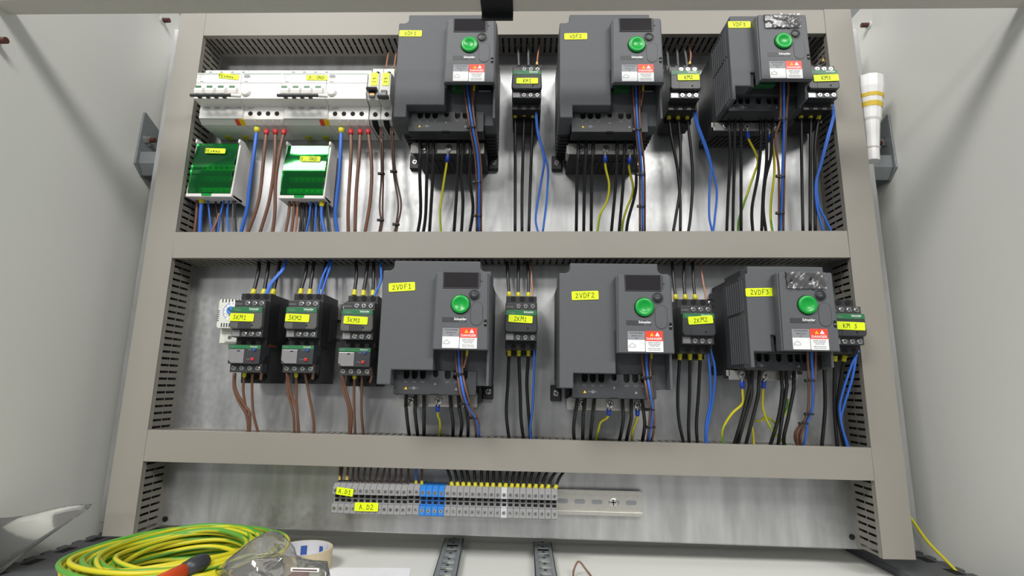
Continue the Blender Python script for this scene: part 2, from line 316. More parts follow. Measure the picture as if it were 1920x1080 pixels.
# ------------------------------------------------------------------ drive control cover (same on every drive)
def tri(cx, cz, s): return [(cx-s*.58, cz-s*.5), (cx+s*.58, cz-s*.5), (cx, cz+s*.5)]
def cover(t, x0, zt, dc, hollow_to, small=False):
    """front control cover: left edge x0, top zt, front at depth dc"""
    W_, H_ = 72, 100.5; zb = zt-H_
    mb = MB()
    mb.prism([(x0+1, zt-.8), (x0+W_-1, zt-.8), (x0+W_, zb), (x0, zb)], 'd', dc-7, dc-2.2)
    mb.box(x0+.2, x0+3, 139.2, dc-5, zb+.2, zt-2).box(x0+W_-3, x0+W_-.2, 139.2, dc-5, zb+.2, zt-2).box(x0+.4, x0+W_-.4, 138, dc-5.2, hollow_to, zt-1.2)
    c = mb.build('control_cover', 'drive_cover', t, bevel=1.0)
    u = lambda a: x0+a
    v = lambda a: zt-a*1.035
    # raised face with notch for the window
    MB().prism([(u(3), v(.5)), (u(11), v(.5)), (u(12), v(21)), (u(57.5), v(21)), (u(57.5), v(.5)), (u(69), v(.5)), (u(70.5), v(96.5)), (u(1.5), v(96.5))], 'd', dc-2.3, dc).build('cover_face', 'drive_cover', c, bevel=.7)
    # display
    MB().box(u(11.5), u(57.3), dc-2.3, dc-1.9, v(20.5), v(.8)).build('display', 'blackgloss', c)
    MB().box(u(12), u(56.8), dc+.05, dc+.35, v(20.3), v(.6)).build('display_window', 'window', c)
    mb = MB()
    for a in ((11.4, 57.4, .2, 1.0), (11.4, 57.4, 20, 20.8), (11.4, 12.2, .2, 20.8), (56.6, 57.4, .2, 20.8), (58.6, 59.8, 1, 18), (59, 62, 10.5, 12)): mb.box(u(a[0]), u(a[1]), dc-1.5, dc+.6, v(a[3]), v(a[2]))
    mb.build('window_frame', 'drive_dark', c)
    # recessed well + knob
    MB().lathe(u(35), v(41), [(12.7, dc-.3), (12.7, dc+.25), (11.9, dc+.3), (11.9, dc-.3)], 'd', 36, True).build('dial_rim', 'hole', c)
    kn = MB().lathe(u(35), v(41), [(11.8, dc-1), (11.8, dc+2.6), (10.8, dc+3.6), (8.2, dc+3.7), (6.0, dc+2.2), (3.2, dc+1.5), (.2, dc+1.3)], 'd', 36).build('jog_dial', 'greenbtn', c, smooth=True)
    MB().lathe(u(52.3), v(29.5), [(7.6, dc-.2), (7.6, dc+.5), (6.4, dc+.5), (6.2, dc-.2)], 'd', 28, True).build('button_rim', 'drive_dark', c)
    MB().lathe(u(52.3), v(29.5), [(5.6, dc-.5), (5.6, dc+.9), (4.6, dc+1.4), (.2, dc+1.1)], 'd', 24).build('escape_button', 'black', c, smooth=True)
    text('ESC', 2.3, u(52.3), dc+1.7, v(29.5), 'print_grey', c)
    # blind plate
    p = [(u(48.4), v(52.5)), (u(49.0), v(44)), (u(52), v(40)), (u(56.5), v(38.6)), (u(61), v(40)), (u(63.3), v(44)), (u(63.3), v(61)), (u(61), v(65.5)), (u(56.5), v(67.2)), (u(51.5), v(66)), (u(48.8), v(62))]
    MB().prism([(u(56)+(a-u(56))*1.09, v(53)+(q-v(53))*1.05) for a, q in p], 'd', dc-.4, dc+.12).build('plate_gap', 'drive_dark', c)
    MB().prism(p, 'd', dc-.3, dc+.5).build('blind_plate', 'drive_cover', c, bevel=.3)
    MB().box(u(12), u(43), dc-.3, dc+.2, v(63.4), v(57.3)).build('name_strip', 'drive_dark', c)
    text('Schneider', 3.3, u(35.2), dc+.35, v(59.4), 'print_white', c, squeeze=.88, bold=.12)
    text('Electric', 1.9, u(37.6), dc+.35, v(62.3), 'print_grey', c, squeeze=.95)
    MB().prism(rrect(u(65.4), u(69.4), v(68.5), v(59.5), 1.9), 'd', dc-.5, dc+.2).build('lock_hole', 'hole', c)
    MB().box(u(65.8), u(69), dc+.2, dc+.5, v(64.8), v(63.6)).build('lock_slot', 'print_grey', c)
    # labels
    l1 = MB().prism(rrect(u(13.2), u(34.6), v(95), v(70.6), .9), 'd', dc, dc+.15).build('rating_label', 'print_white', c)
    MB().prism(rrect(u(13.2), u(34.6), v(81), v(70.6), .6), 'd', dc+.15, dc+.2).build('grey_field', 'print_grey', l1)
    text('ATV310HU40N4E', 1.75, u(23.9), dc+.3, v(72.8), 'print_dark', l1, squeeze=.92, bold=.04)
    text('380/460V 4kW', 1.7, u(24.3), dc+.3, v(76.2), 'print_dark', l1, squeeze=.9)
    text('5HP', 1.6, u(24), dc+.3, v(79.2), 'print_dark', l1)
    mb = MB()
    cl = [(u(14.6), v(89.8)), (u(15.0), v(87.8)), (u(16.8), v(87.2)), (u(17.6), v(85.6)), (u(19.6), v(85.3)), (u(20.8), v(86.8)), (u(22.4), v(87.4)), (u(22.8), v(89.2)), (u(21.6), v(90)), (u(14.6), v(89.8))]
    ribbon(mb, cl, .35, dc+.3); mb.build('cloud_icon', 'print_dark', l1)
    l2 = MB().prism(rrect(u(35.3), u(57.3), v(95.4), v(70), .9), 'd', dc, dc+.15).build('danger_label', 'print_white', c)
    MB().prism(rrect(u(35.3), u(57.3), v(82.3), v(70), .8), 'd', dc+.15, dc+.2).build('red_field', 'red', l2)
    MB().prism(tri(u(43.6), v(74.2), 4.4), 'd', dc+.2, dc+.26).build('hazard_triangle', 'yellow', l2)
    MB().prism(tri(u(50.4), v(73.8), 5.2), 'd', dc+.2, dc+.26).build('hazard_triangle', 'print_white', l2)
    text('!', 2.6, u(43.6), dc+.32, v(74.8), 'print_dark', l2); text('!', 2.8, u(50.4), dc+.32, v(74.6), 'red', l2)
    text('DANGER', 3.1, u(46.3), dc+.32, v(79.6), 'print_white', l2, squeeze=1.12, bold=.08)
    for i, (s_, q) in enumerate((('HAZARD OF ELECTRIC', .85), ('SHOCK, EXPLOSION,', .85), ('OR ARC FLASH', .9), ('Before servicing, remove', .8), ('all power, wait 5 minutes', .8))):
        text(s_, 1.35, u(46.3), dc+.32, v(84.2+i*2.05+(.8 if i > 2 else 0)), 'print_dark', l2, squeeze=q)
    return c
def notch_face(x0, x1, z0, z1, slots):
    """outline of the terminal cover: open U notches along its top edge"""
    p = [(x0, z0), (x1, z0), (x1, z1)]
    for cx, w, h in reversed(slots):
        p += [(cx+w/2, z1)]
        p += [(cx+w/2*math.cos(a), z1-h+w/2-w/2*math.sin(a)) for a in [math.pi*k/8 for k in range(9)]]
        p += [(cx-w/2, z1)]
    return p + [(x0, z1)]
def pictos(t, xs, z, d, s=1.0):
    text('R/L1', 1.9, xs[0], d, z, 'print_grey', t); text('S/L2', 1.9, xs[1], d, z, 'print_grey', t); text('T/L3', 1.9, xs[2], d, z, 'print_grey', t)
    text('U/T1', 1.9, xs[3], d, z, 'print_grey', t); text('V/T2', 1.9, xs[4], d, z, 'print_grey', t); text('W/T3', 1.9, xs[5], d, z, 'print_grey', t)
    MB().prism(tri(xs[0], z-8, 3.4), 'd', d-.1, d).build('warning_mark', 'yellow', t)
    MB().prism(tri(xs[4]+.5, z-8, 3.4), 'd', d-.1, d).build('warning_mark', 'print_grey', t)
    mb = MB().box(xs[0]+4, xs[0]+16, d-.1, d, z-8.3, z-7.8); mb.lathe(xs[0]+10.5, z-8, [(2, d-.1), (2, d), (1.2, d), (1.2, d-.1)], 'd', 16, True); mb.build('cable_mark', 'print_grey', t)
    MB().prism(tri(.4, z-2, 2.6), 'd', d-.1, d).build('earth_mark', 'print_grey', t)
def large_drive():
    t = thing('inverter_drive', '', 'inverter drive', 0, 0, 0, 'dark grey inverter drives')
    # finned black heat sink behind
    mb = MB().prism([(-70, 30), (-54, 30), (-54, 34), (54, 34), (54, 30), (70, 30), (70, 176), (56, 176), (56, 189), (-56, 189), (-56, 176), (-70, 176)], 'd', 0, 91)
    mb.box(-54, 54, 0, 60, 4, 36)
    hs = mb.build('heat_sink', 'sink', t, bevel=.8)
    fin = MB().box(-.6, .6, 0, 5, 40, 172).build('cooling_fin', 'sink', hs); fin.location = (-.0704, -.012, 0)
    rib = MB().box(-7.6, 7.6, 0, 4, 28.4, 30.2).build('base_rib', 'sink', hs); rib.location = (-.062, -.008, 0)
    for s in (-1, 1):
        for i in range(6):
            if s > 0 or i: inst(fin, hs, s*70.4, 12+i*13, 0)
        for i in range(7):
            if s > 0 or i: inst(rib, hs, s*62, 8+i*11, 0)
    bar = MB().box(-2, 2, 8, 52, 2.6, 4.2).build('grille_bar', 'black', hs); bar.location = (-.036, 0, 0)
    for i in range(1, 9): inst(bar, hs, -36+i*9, 0, 0)
    for x in (-68, 62.5):
        MB().box(x-8.5, x+8, 0, 9, 9, 33).build('mounting_ear', 'sink', t, bevel=1.5)
        screw(t, x, 9, 20.8, 4.6)
    # front housing, stepped
    outline = [(-72, 29), (-54, 29), (-54, 48), (54, 48), (54, 29), (72, 29), (72, 178.5), (63, 178.5), (59, 180.5), (57.6, 184), (57.6, 192), (-57.8, 192), (-57.8, 184), (-59.2, 180.5), (-63, 178.5), (-72, 178.5)]
    MB().prism(outline, 'd', 90, 116).build('rear_housing', 'drive', t, bevel=.8)
    MB().prism([(-72, 29), (-54, 29), (-54, 48), (0, 48), (0, 102), (72, 102), (72, 178.5), (63, 178.5), (59, 180.5), (57.6, 184), (57.6, 192), (-57.8, 192), (-57.8, 184), (-59.2, 180.5), (-63, 178.5), (-72, 178.5)], 'd', 115.5, 140).build('front_housing', 'drive', t, bevel=1.4)
    MB().box(68.5, 72, 115, 138, 29, 103).build('side_wall', 'drive', t, bevel=.8)
    # control terminals in the cavity
    MB().box(7, 30, 116, 124, 80, 90).build('terminal_strip', 'green_term', t, bevel=.4)
    MB().box(45, 66, 116, 121, 82, 90).build('socket', 'hole', t)
    MB().box(46, 64, 120, 122, 80.4, 81.6).build('socket_lip', 'print_grey', t)
    # power terminal cover
    xs = (-37.7, -27, -16, 16.7, 28, 39)
    sl = [(-37.7, 7.6, 11), (-27, 7.6, 11), (-16, 7.6, 11), (.4, 6.4, 8.6), (16.7, 7.6, 11), (28, 7.6, 11), (39, 7.6, 11)]
    tc = MB().prism(notch_face(-54, 54.5, 17, 47.8, sl), 'd', 118, 122).build('terminal_cover', 'drive_dark', t, bevel=.3)
    MB().box(-53.5, 54, 88, 116, 30, 47.8).build('terminal_cavity', 'hole', tc)
    mb = MB().box(-54, 54.5, 96, 119, 17, 20)
    for i in range(6): mb.box(-53, 53, 98+i*4, 99.4+i*4, 16.3, 17.2)
    mb.build('cover_underside', 'drive_dark', tc)
    MB().box(-5, 5, 117, 122.5, 16.2, 18).build('latch_slot', 'hole', tc)
    pictos(tc, xs, 33, 122.15)
    # earth bar
    eb = MB().box(-56, 53, 84, 86, 0, 17).box(-58, -54, 60, 85, 1, 15).build('earth_bar', 'steel', t, bevel=.5)
    MB().box(-56, 53, 58, 84, 4, 17).build('bar_support', 'sink', t)
    screw(t, -37.4, 87.6, 8.5, 4.6); screw(t, .2, 87.6, 8.5, 4.8); screw(t, 37.2, 87.6, 8.2, 4.6)
    cover(t, -.3, 174, 155, 102)
    return t
def small_drive():
    t = thing('inverter_drive', '', 'inverter drive', 0, 0, 0, 'dark grey inverter drives')
    mb = MB().prism([(-51.5, 9), (51.5, 9), (51.5, 133), (46, 133), (46, 143), (-46, 143), (-46, 133), (-51.5, 133)], 'd', 0, 62)
    hs = mb.build('heat_sink', 'sink', t, bevel=.8)
    bar = MB().prism([(-2, 8), (2, 8), (8, 40), (4, 40)], 'z', 7.6, 9.3).build('grille_bar', 'black', hs); bar.location = (-.044, 0, 0)
    for i in range(1, 12): inst(bar, hs, -44+i*8, 0, 0)
    for x, z in ((-50, 118), (47, 14), (-47, 14)):
        MB().box(x-7, x+7, 0, 6, z-7, z+7).build('mounting_ear', 'sink', t, bevel=1.5); screw(t, x-1, 6, z, 4.4)
    MB().prism([(-53, 14.5), (-48, 14.5), (-48, 34), (48, 34), (48, 14.5), (53, 14.5), (53, 135.6), (49.5, 135.6), (48.5, 137), (48.5, 146), (-49.5, 146), (-49.5, 137), (-50.5, 135.6), (-53, 135.6)], 'd', 61, 118).build('rear_housing', 'drive_dark', t, bevel=.8)
    MB().prism([(-53, 14.5), (-48, 14.5), (-48, 35), (-25.5, 35), (-25.5, 56), (53, 56), (53, 135.6), (49.5, 135.6), (48.5, 137), (48.5, 146), (-49.5, 146), (-49.5, 137), (-50.5, 135.6), (-53, 135.6)], 'd', 117.5, 140).build('front_housing', 'drive', t, bevel=1.2)
    MB().box(-25.5, -21, 117.5, 137, 35, 134).build('cover_groove', 'drive_dark', t)
    MB().box(48.5, 52, 112, 138, 16, 60).build('side_wall', 'drive', t, bevel=.8)
    fin = MB().box(-54.3, -52.8, 0, 2.2, 88, 130).build('cooling_fin', 'drive', hs); fin.location = (0, -.076, 0)
    fin2 = MB().box(-54.3, -52.8, 0, 2.2, 20, 84).build('cooling_fin', 'drive', hs); fin2.location = (0, -.080, 0)
    for i in range(1, 8): inst(fin, hs, 0, 76+i*7.4, 0); inst(fin2, hs, 0, 80+i*7.0, 0)
    MB().box(-14, 14, 118, 128, 44, 52).build('terminal_strip', 'green_term', t, bevel=.4)
    MB().box(26, 46, 118, 124, 44, 52).build('socket', 'hole', t)
    xs = (-39.5, -30, -20, 11, 20.5, 30)
    sl = [(-39.5, 7, 11), (-30, 7, 11), (-20, 7, 11), (-4, 7, 11), (11, 7, 11), (20.5, 7, 11), (30, 7, 11)]
    tc = MB().prism(notch_face(-48, 48, 12.8, 34.5, sl), 'd', 108, 112).build('terminal_cover', 'drive_dark', t, bevel=.3)
    MB().box(-47.5, 47.5, 74, 106, 20, 34).build('terminal_cavity', 'hole', tc)
    MB().box(-48, 48, 84, 110, 12.8, 16).build('cover_underside', 'drive_dark', tc)
    text('R/L1', 1.8, -30, 112.2, 21, 'print_grey', tc); text('U/T1', 1.8, 11, 112.2, 21, 'print_grey', tc)
    MB().prism(tri(-41, 18.5, 3), 'd', 112, 112.1).build('warning_mark', 'print_grey', tc); MB().prism(tri(21, 18.5, 3), 'd', 112, 112.1).build('warning_mark', 'print_grey', tc)
    mb = MB().box(-34, -22, 112, 112.1, 18.2, 18.7).lathe(-27.5, 18.5, [(2, 112), (2, 112.1), (1.2, 112.1), (1.2, 112)], 'd', 14, True); mb.build('cable_mark', 'print_grey', tc)
    MB().box(-58, 36, 76, 78, 0, 13).box(-61, -56, 76, 78, 5, 13).build('earth_bar', 'steel', t, bevel=.5)
    MB().box(-58, 36, 58, 76, 2, 14).build('bar_support', 'sink', t)
    screw(t, -40, 79.6, 6.5, 4.6); screw(t, -8.5, 79.6, 6.5, 4.8); screw(t, 30, 79.6, 6.5, 4.4)
    cover(t, -20, 135.4, 156, 56, True)
    return t
LD = large_drive(); SD = small_drive()
def place_drive(proto, first, x, z, label, st):
    t = proto if first else dup(proto, None, x, 0, z)
    t.location = (x*MM, 0, z*MM); t['label'] = label
    DRV.append((t, st)); return t
DRV = []
place_drive(LD, True, -102, 559, 'wide grey inverter drive with tape VDF1 beside the white breakers, top row', ('VDF1', -54, 153, 33, 10, -.01))
place_drive(LD, False, 133, 559, 'wide grey inverter drive with tape VDF2 in the middle of the top row', ('VDF2', -51, 153, 33, 10, .02))
place_drive(LD, False, -102, 188, 'wide grey inverter drive with tape 2VDF1 beside the overload relays, second row', ('2VDF1', -45, 149, 35, 11.5, .07))
place_drive(LD, False, 131.8, 187, 'wide grey inverter drive with tape 2VDF2 in the middle of the second row', ('2VDF2', -39, 141, 35, 11.5, .04))
place_drive(SD, True, 355.5, 602, 'narrow ribbed inverter drive with tape VDF3 at the right end of the top row', ('VDF3', -36.5, 137, 32, 10.5, .0))
place_drive(SD, False, 355.5, 231, 'narrow ribbed inverter drive with tape 2VDF3 at the right end of the second row', ('2VDF3', -37, 115.5, 36, 11, .03))
for (t, (s, x, z, w, h, r)), (px, py) in zip(DRV, ((770, 63), (1079.5, 68.5), (753.7, 538), (1097, 554), (1386, 46.5), (1424, 548))):
    x, z = at(px, py, 140); sticker(t, s, x-t.location.x/MM, 140, z-t.location.z/MM, w, h, r)
# crumpled protective film left on two displays
for t, nm in ((DRV[4][0], 0), (DRV[5][0], 1)):
    rnd = random.Random(nm+3); nx, nz = 26, 12; f1, f2, f3 = rnd.uniform(.25, .4), rnd.uniform(.3, .5), rnd.uniform(0, 6)
    hgt = lambda x, z: 158.6 + 1.5*math.sin(f1*x+.5*math.sin(.3*z)+f3) + 1.0*math.sin(f2*z+.22*x) + .6*math.sin(.8*x-.6*z)
    for k in range(1):
        mb = MB(); vs = [(-9+i*50/nx, hgt(i*50/nx, j*22/nz), 113.5+j*21.5/nz) for j in range(nz+1) for i in range(nx+1)]
        mb._add(vs, [(j*(nx+1)+i, j*(nx+1)+i+1, (j+1)*(nx+1)+i+1, (j+1)*(nx+1)+i) for j in range(nz) for i in range(nx)])
        mb.build('protective_film', 'film', t, smooth=True)
# ------------------------------------------------------------------ contactors
def contactor():
    t = thing('contactor', '', 'contactor', 0, 0, 0, 'three-pole contactors')
    b = MB().prism([(8, 2), (40, 2), (44, 0), (71, 0), (71, 67), (8, 67)], 'x', -22.3, 22.3).box(-22.1, 22.1, 12, 70.8, 66, 77).box(-22, 22, 8, 42, -7, 4).build('body', 'black', t, bevel=.8)
    MB().box(22.2, 22.7, 14, 40, 10, 68).build('side_grip', 'grain', b); MB().box(-22.7, -22.2, 14, 40, 10, 68).build('side_grip', 'grain', b)
    MB().box(-22.4, 22.4, 70, 85, 11.5, 65).build('terminal_shoulder', 'charcoal', t, bevel=.8)
    # wire entries: moulded barrier walls at both ends
    for z0, z1 in ((65, 77), (0, 11.5)):
        for i in range(3):
            x = -12 + i*13.2 if z0 else -10.5 + i*13.6
            MB().cyl(x, (z0+z1)/2+(2 if z0 else -2), 3.9, 'd', 70.5, 71.4, 14).build('wire_entry', 'hole', t)
    for z in (60, 16.5):
        for i in range(3): screw(t, -4 + i*10.2, 85, z, 3.6, rot=.3+i)
    MB().box(-21, -10.5, 85, 85.5, 12.5, 21.5).build('marking_plate', 'relay_win', t)
    MB().box(-21.5, -11, 85, 85.4, 57.5, 60.5).build('marking_line', 'contactor_cover', t)
    c = MB().prism([(-22, 54), (22, 54), (23, 34), (23.3, 26), (20.5, 22.6), (-20.5, 22.6), (-23.3, 26), (-23, 34)], 'd', 84, 92).build('front_cover', 'contactor_cover', t, bevel=1.6)
    MB().prism([(-21.6, 53.6), (21.6, 53.6), (22, 46.3), (-22, 46.3)], 'd', 91.5, 92.5).build('green_band', 'green', c, bevel=.4)
    text('TeSys', 3.2, -13.5, 92.7, 49.7, 'print_grey', c); text('Schneider', 3.0, 10.5, 92.7, 50.8, 'print_white', c, squeeze=.85, bold=.06); text('Electric', 1.8, 12, 92.7, 48, 'print_grey', c)
    MB().box(-10.5, 8, 92, 92.4, 23.5, 33).build('indicator_window', 'charcoal', c, bevel=.3)
    MB().cyl(9.5, 28, 1.2, 'd', 92, 92.5, 10).build('indicator_dot', 'hole', c)
    return t
KM = contactor()
KMS = [('KM1', 14, 639, 'contactor with tape KM1 between the two wide drives of the top row', (2, 38, 33, 9.5, 0)),
       ('KM2', 254.6, 639, 'contactor with tape KM2 left of the narrow drive in the top row', (6, 38, 33, 9.8, .02)),
       ('KM3', 460.5, 640, 'contactor with tape KM3 in the upper right corner of the panel', (0, 37, 37, 11, .04)),
       ('2KM1', 10, 268.5, 'contactor with tape 2KM1 between the two wide drives of the second row', (3, 41.5, 33.5, 10.2, -.05)),
       ('2KM2', 255.5, 267, 'contactor with tape 2KM2 left of the narrow drive in the second row', (1.5, 42, 34, 11, .08)),
       ('KM 3', 460, 269, 'contactor with tape KM 3 half hidden by the narrow drive of the second row', (0, 38, 40, 11, -.03)),
       ('3KM1', -378.5, 268, 'contactor with tape 3KM1 beside the white thermostat', (-2.5, 39.5, 34, 11, -.02)),
       ('3KM2', -300.5, 268.5, 'contactor with tape 3KM2, middle of the three with overload relays', (-3, 39.5, 34, 11, -.03)),
       ('3KM3', -220.5, 266.5, 'contactor with tape 3KM3 close to the wide drive of the second row', (-3.5, 39, 34, 11, -.04))]
for i, (s, x, z, lab, st) in enumerate(KMS):
    if i == 0: KM.location = (x*MM, 0, z*MM); KM['label'] = lab
KOBJ = [KM] + [dup(KM, None, x, 0, z, lab) for (s, x, z, lab, st) in KMS[1:]]
KPX = ((988.5, 151.5), (1291, 145), (1549, 146), (976, 598), (1313.5, 600), (1594, 611), (453.5, 595), (557.5, 596), (667, 600.5))
for t, (s, x, z, lab, (a, b, w, h, r)), (px, py) in zip(KOBJ, KMS, KPX):
    a, b = at(px, py, 93); a -= x; b -= z
    if s[0] != '3':
        for ch in t.children:
            if ch.name.startswith('front_cover'): ch.material_slots[0].link = 'OBJECT'; ch.material_slots[0].material = M['charcoal']
    sticker(t, s, a, 92.6, b, w, h, r, dx=-3 if s[0] == '3' else 0)
# ------------------------------------------------------------------ thermal overload relays
def relay():
    t = thing('overload_relay', '', 'overload relay', 0, 0, 0, 'thermal overload relays')
    b = MB().prism([(8, 0), (52, 0), (54, 15.5), (83.5, 16), (83.5, 26), (70, 52), (10, 52)], 'x', -22.4, 22.4).build('body', 'black', t, bevel=.8)
    MB().box(22.3, 22.8, 12, 62, 4, 46).build('side_grip', 'grain', b)
    MB().box(-22.6, 22.6, 68, 84, 15, 27).build('terminal_row', 'charcoal', t, bevel=.6)
    for i in range(4): screw(t, -17 + i*11.3, 84, 21, 3.4, rot=.5+i)
    f = MB().prism([(-22.2, 26.5), (22.2, 26.5), (22.6, 52.5), (-22.6, 52.5)], 'd', 66, 92).build('front_block', 'charcoal', t, bevel=.8)
    MB().box(-22.4, 22.4, 91.6, 92.4, 47.3, 52.4).build('green_band', 'green', f, bevel=.3)
    text('TeSys', 2.0, -17, 92.6, 49.8, 'print_grey', f); text('Schneider', 2.2, 13, 92.6, 50.3, 'print_white', f, squeeze=.9); text('Electric', 1.4, 14, 92.6, 48.4, 'print_grey', f)
    MB().prism([(-22, 46.4), (0, 46.4), (0, 27.5), (-17, 27.5), (-22, 32)], 'd', 91.8, 92.8).build('setting_window', 'relay_win', f, bevel=.4)
    MB().box(-10, -6, 92.8, 93.1, 43.6, 45).build('window_latch', 'hole', f)
    MB().cyl(14, 46.3, 2.2, 'd', 91.5, 93.6, 16).build('reset_button', 'btn_blue', f)
    MB().box(10.5, 14.8, 91.5, 93.8, 31, 35.2).build('stop_button', 'btn_red', f, bevel=.6)
    text('STOP', 1.7, 6.5, 92.3, 33, 'print_grey', f); text('RESET', 1.5, 7.5, 92.3, 46, 'print_grey', f)
    for i in range(3): MB().cyl(-13+i*12.5, 9, 4, 'd', 53.2, 54.8, 14).build('wire_entry', 'hole', t)
    # contact pins up into the contactor
    for i in range(3): MB().box(-10.5+i*13.6-2.6, -10.5+i*13.6+2.6, 40, 66, 50, 56).build('contact_pin', 'copper', t)
    return t
RL = relay()
for i, (x, lab) in enumerate(((-375.5, 'green banded overload relay hanging under contactor 3KM1'), (-300.5, 'green banded overload relay hanging under contactor 3KM2'), (-220.5, 'green banded overload relay hanging under contactor 3KM3'))):
    z = (215.5, 216, 213.5)[i]
    if i == 0: RL.location = (x*MM, 0, z*MM); RL['label'] = lab
    else: dup(RL, None, x, 0, z, lab)
# rail end clamps between the contactors
for x, lab in ((-337, 'black rail clamp with screw between contactors 3KM1 and 3KM2'), (-257, 'black rail clamp with screw between contactors 3KM2 and 3KM3')):
    t = thing('rail_clamp', lab, 'rail clamp', x, 0, 283, 'black rail clamps')
    MB().prism([(1, 0), (26, 4), (30, 20), (30, 52), (18, 60), (1, 60)], 'x', -7, 6).build('clamp_body', 'black', t, bevel=1)
    MB().cyl(-1, 48, 6, 'd', 29, 38, 16).build('clamp_boss', 'black', t, bevel=.6); screw(t, -1, 38, 48, 4)
    MB().box(-12, 12, 6, 20, 0, 5).build('clamp_foot', 'rail', t, bevel=.5)
# ------------------------------------------------------------------ thermostat
t = thing('thermostat', 'off-white cabinet thermostat with a blue dial behind contactor 3KM1', 'thermostat', -434, 0, 275)
b = MB().prism(rrect(-21, 14, 22, 67, 4), 'd', 6, 34).box(-21, 14, 6, 22, 0, 24).build('body', 'offwhite', t, bevel=.8)
mb = MB()
for i in range(6): mb.box(-16+i*5, -14.4+i*5, 33, 34.4, 62, 67.2); mb.box(-14+i*4, -12.2+i*4, 33, 34.3, 24, 30)
for i in range(6): mb.box(-21.2, -18, 30, 34.3, 33+i*3, 34.2+i*3)
mb.build('vent_slot', 'print_dark', b)
MB().cyl(1, 48, 15, 'd', 33.8, 34.6, 28).build('scale_ring', 'white', b)
mb = MB()
for k in range(9):
    a = math.radians(60+k*28); mb.cyl(1+12*math.cos(a), 48+12*math.sin(a), .8, 'd', 34.6, 34.8, 6)
ribbon(mb, [(1+13.6*math.cos(math.radians(a)), 48+13.6*math.sin(math.radians(a))) for a in range(110, 232, 10)], .8, 34.75); mb.build('scale_mark', 'blue_dial', b)
dl = MB().lathe(1, 49, [(6.2, 34), (6.2, 39), (5.6, 40), (.2, 40)], 'd', 24).build('dial', 'blue_dial', t); MB().box(-4.5, 4.5, 40, 40.4, -.8, .8).rot(-.7).build('dial_slot', 'print_dark', dl).location = (.001, 0, .049)
MB().box(-12, 14, 20, 24, 2, 14).build('terminal_ledge', 'white_shade', t, bevel=.6); screw(t, -4, 24, 9, 3)
# ------------------------------------------------------------------ breakers
PROF = [(.3, 0), (52, 0), (60, 6), (60.5, 28), (78, 31), (78, 75.5), (74, 77), (61, 78), (60, 92), (.3, 92)]
def breaker4(label, x, st):
    t = thing('circuit_breaker', label, 'circuit breaker', x, 0, 622, 'white four-pole breakers')
    b = MB().prism(PROF, 'x', 0, 71.6).build('breaker_body', 'white', t, bevel=.8)
    v_ = MB().prism(PROF, 'x', 72, 136).build('leakage_module', 'white', t, bevel=.8)
    for p, x0, x1 in ((b, 1, 70), (v_, 74, 135)): MB().box(x0, x1, 77.8, 78.3, 73.2, 74).build('green_line', 'green', p)
    MB().box(0, 71.6, 77.8, 78.2, 57.4, 58.2).build('seam', 'print_grey', b); MB().box(72, 136, 77.8, 78.2, 57.4, 58.2).build('seam', 'print_grey', v_)
    MB().box(6, 12, 78, 78.2, 59.8, 60.6).build('mark', 'print_dark', b); MB().box(77, 83, 78, 78.2, 59.8, 60.6).build('mark', 'print_dark', v_)
    text('Schneider', 1.8, 7, 78.25, 71.5, 'print_grey', b); text('iC60N', 1.7, 5, 78.25, 68.2, 'print_grey', b); text('C63', 1.7, 5, 78.25, 65, 'print_grey', b)
    for i in range(4):
        g_ = MB().prism([(77, 35), (83, 36.5), (84.5, 42), (83, 48), (77, 51)], 'x', 1.8+i*17.8, 15.4+i*17.8).build('toggle', 'white', b, bevel=1.5)
        MB().box(4+i*17.8, 12.5+i*17.8, 82.6, 84, 46.5, 49.6).build('green_flag', 'green', g_)
    MB().tube([(2, 89, 30), (20, 89, 30), (66, 89, 30)], 2.5, 12).build('handle_bar', 'charcoal', t)
    MB().tube([(66, 89, 30), (79, 86, 30.6)], 2.7, 12).build('handle_end', 'white', t)
    for i in range(5): MB().box(8+i*13, 13+i*13, 77, 88, 31, 34).build('handle_link', 'charcoal', t) if i < 4 else None
    MB().lathe(82, 42, [(7.4, 77), (7.4, 80), (5.5, 82), (.2, 82.4)], 'd', 20).build('test_button', 'white', v_, smooth=False)
    MB().prism(rrect(75.5, 85.5, 67, 72, 2.4), 'd', 78, 78.4).build('trip_flag', 'print_grey', v_)
    # shade cover over breaker terminals, markings, holes of the module
    MB().prism([(60, 5), (62.5, 6), (62.5, 22), (60, 23)], 'x', 1, 71).build('terminal_shield', 'white_shade', b, bevel=.5)
    for i in range(4): MB().box(6+i*17.5, 15+i*17.5, 61, 61.4, 25, 25.6).build('mark', 'print_grey', b)
    MB().box(77, 88, 60.4, 60.8, 25, 25.6).build('mark', 'print_grey', v_)
    for i in range(4):
        MB().cyl(82.5+i*14.2, 15.5, 3.6, 'd', 60.1, 60.9, 14).build('screw_hole', 'hole', v_)
        MB().prism([(10, -.4), (54, -.4), (58, 3.5), (58, 5), (10, 5)], 'x', 89.2+i*14.2, 90.4+i*14.2).build('phase_barrier', 'white_shade', v_)
    for i in range(4): MB().cyl(9+i*18, 87, 2.8, 'd', 59.8, 60.6, 12).build('screw_hole', 'print_grey', b)
    MB().prism([(52, -.4), (61, 5), (61, 6.5), (50, 0)], 'x', 58, 66).build('clip_red', 'red', b); MB().prism([(52, -.6), (61, 4.8), (61, 6.8), (50, 0)], 'x', 65, 72).build('clip_yellow', 'yellow', b)
    for xx in (16, 46): MB().box(xx, xx+9, 4, 16, -2.4, .4).build('rail_clip', 'ferrule', b, bevel=.8)
    sticker(b, *st)
    return t
breaker4('white four-pole breaker with tape Reseau at the far left of the top row', -508, ('REseau', 51.5, 78.3, 69, 33, 8.6, -.12, .5, 5, -4))
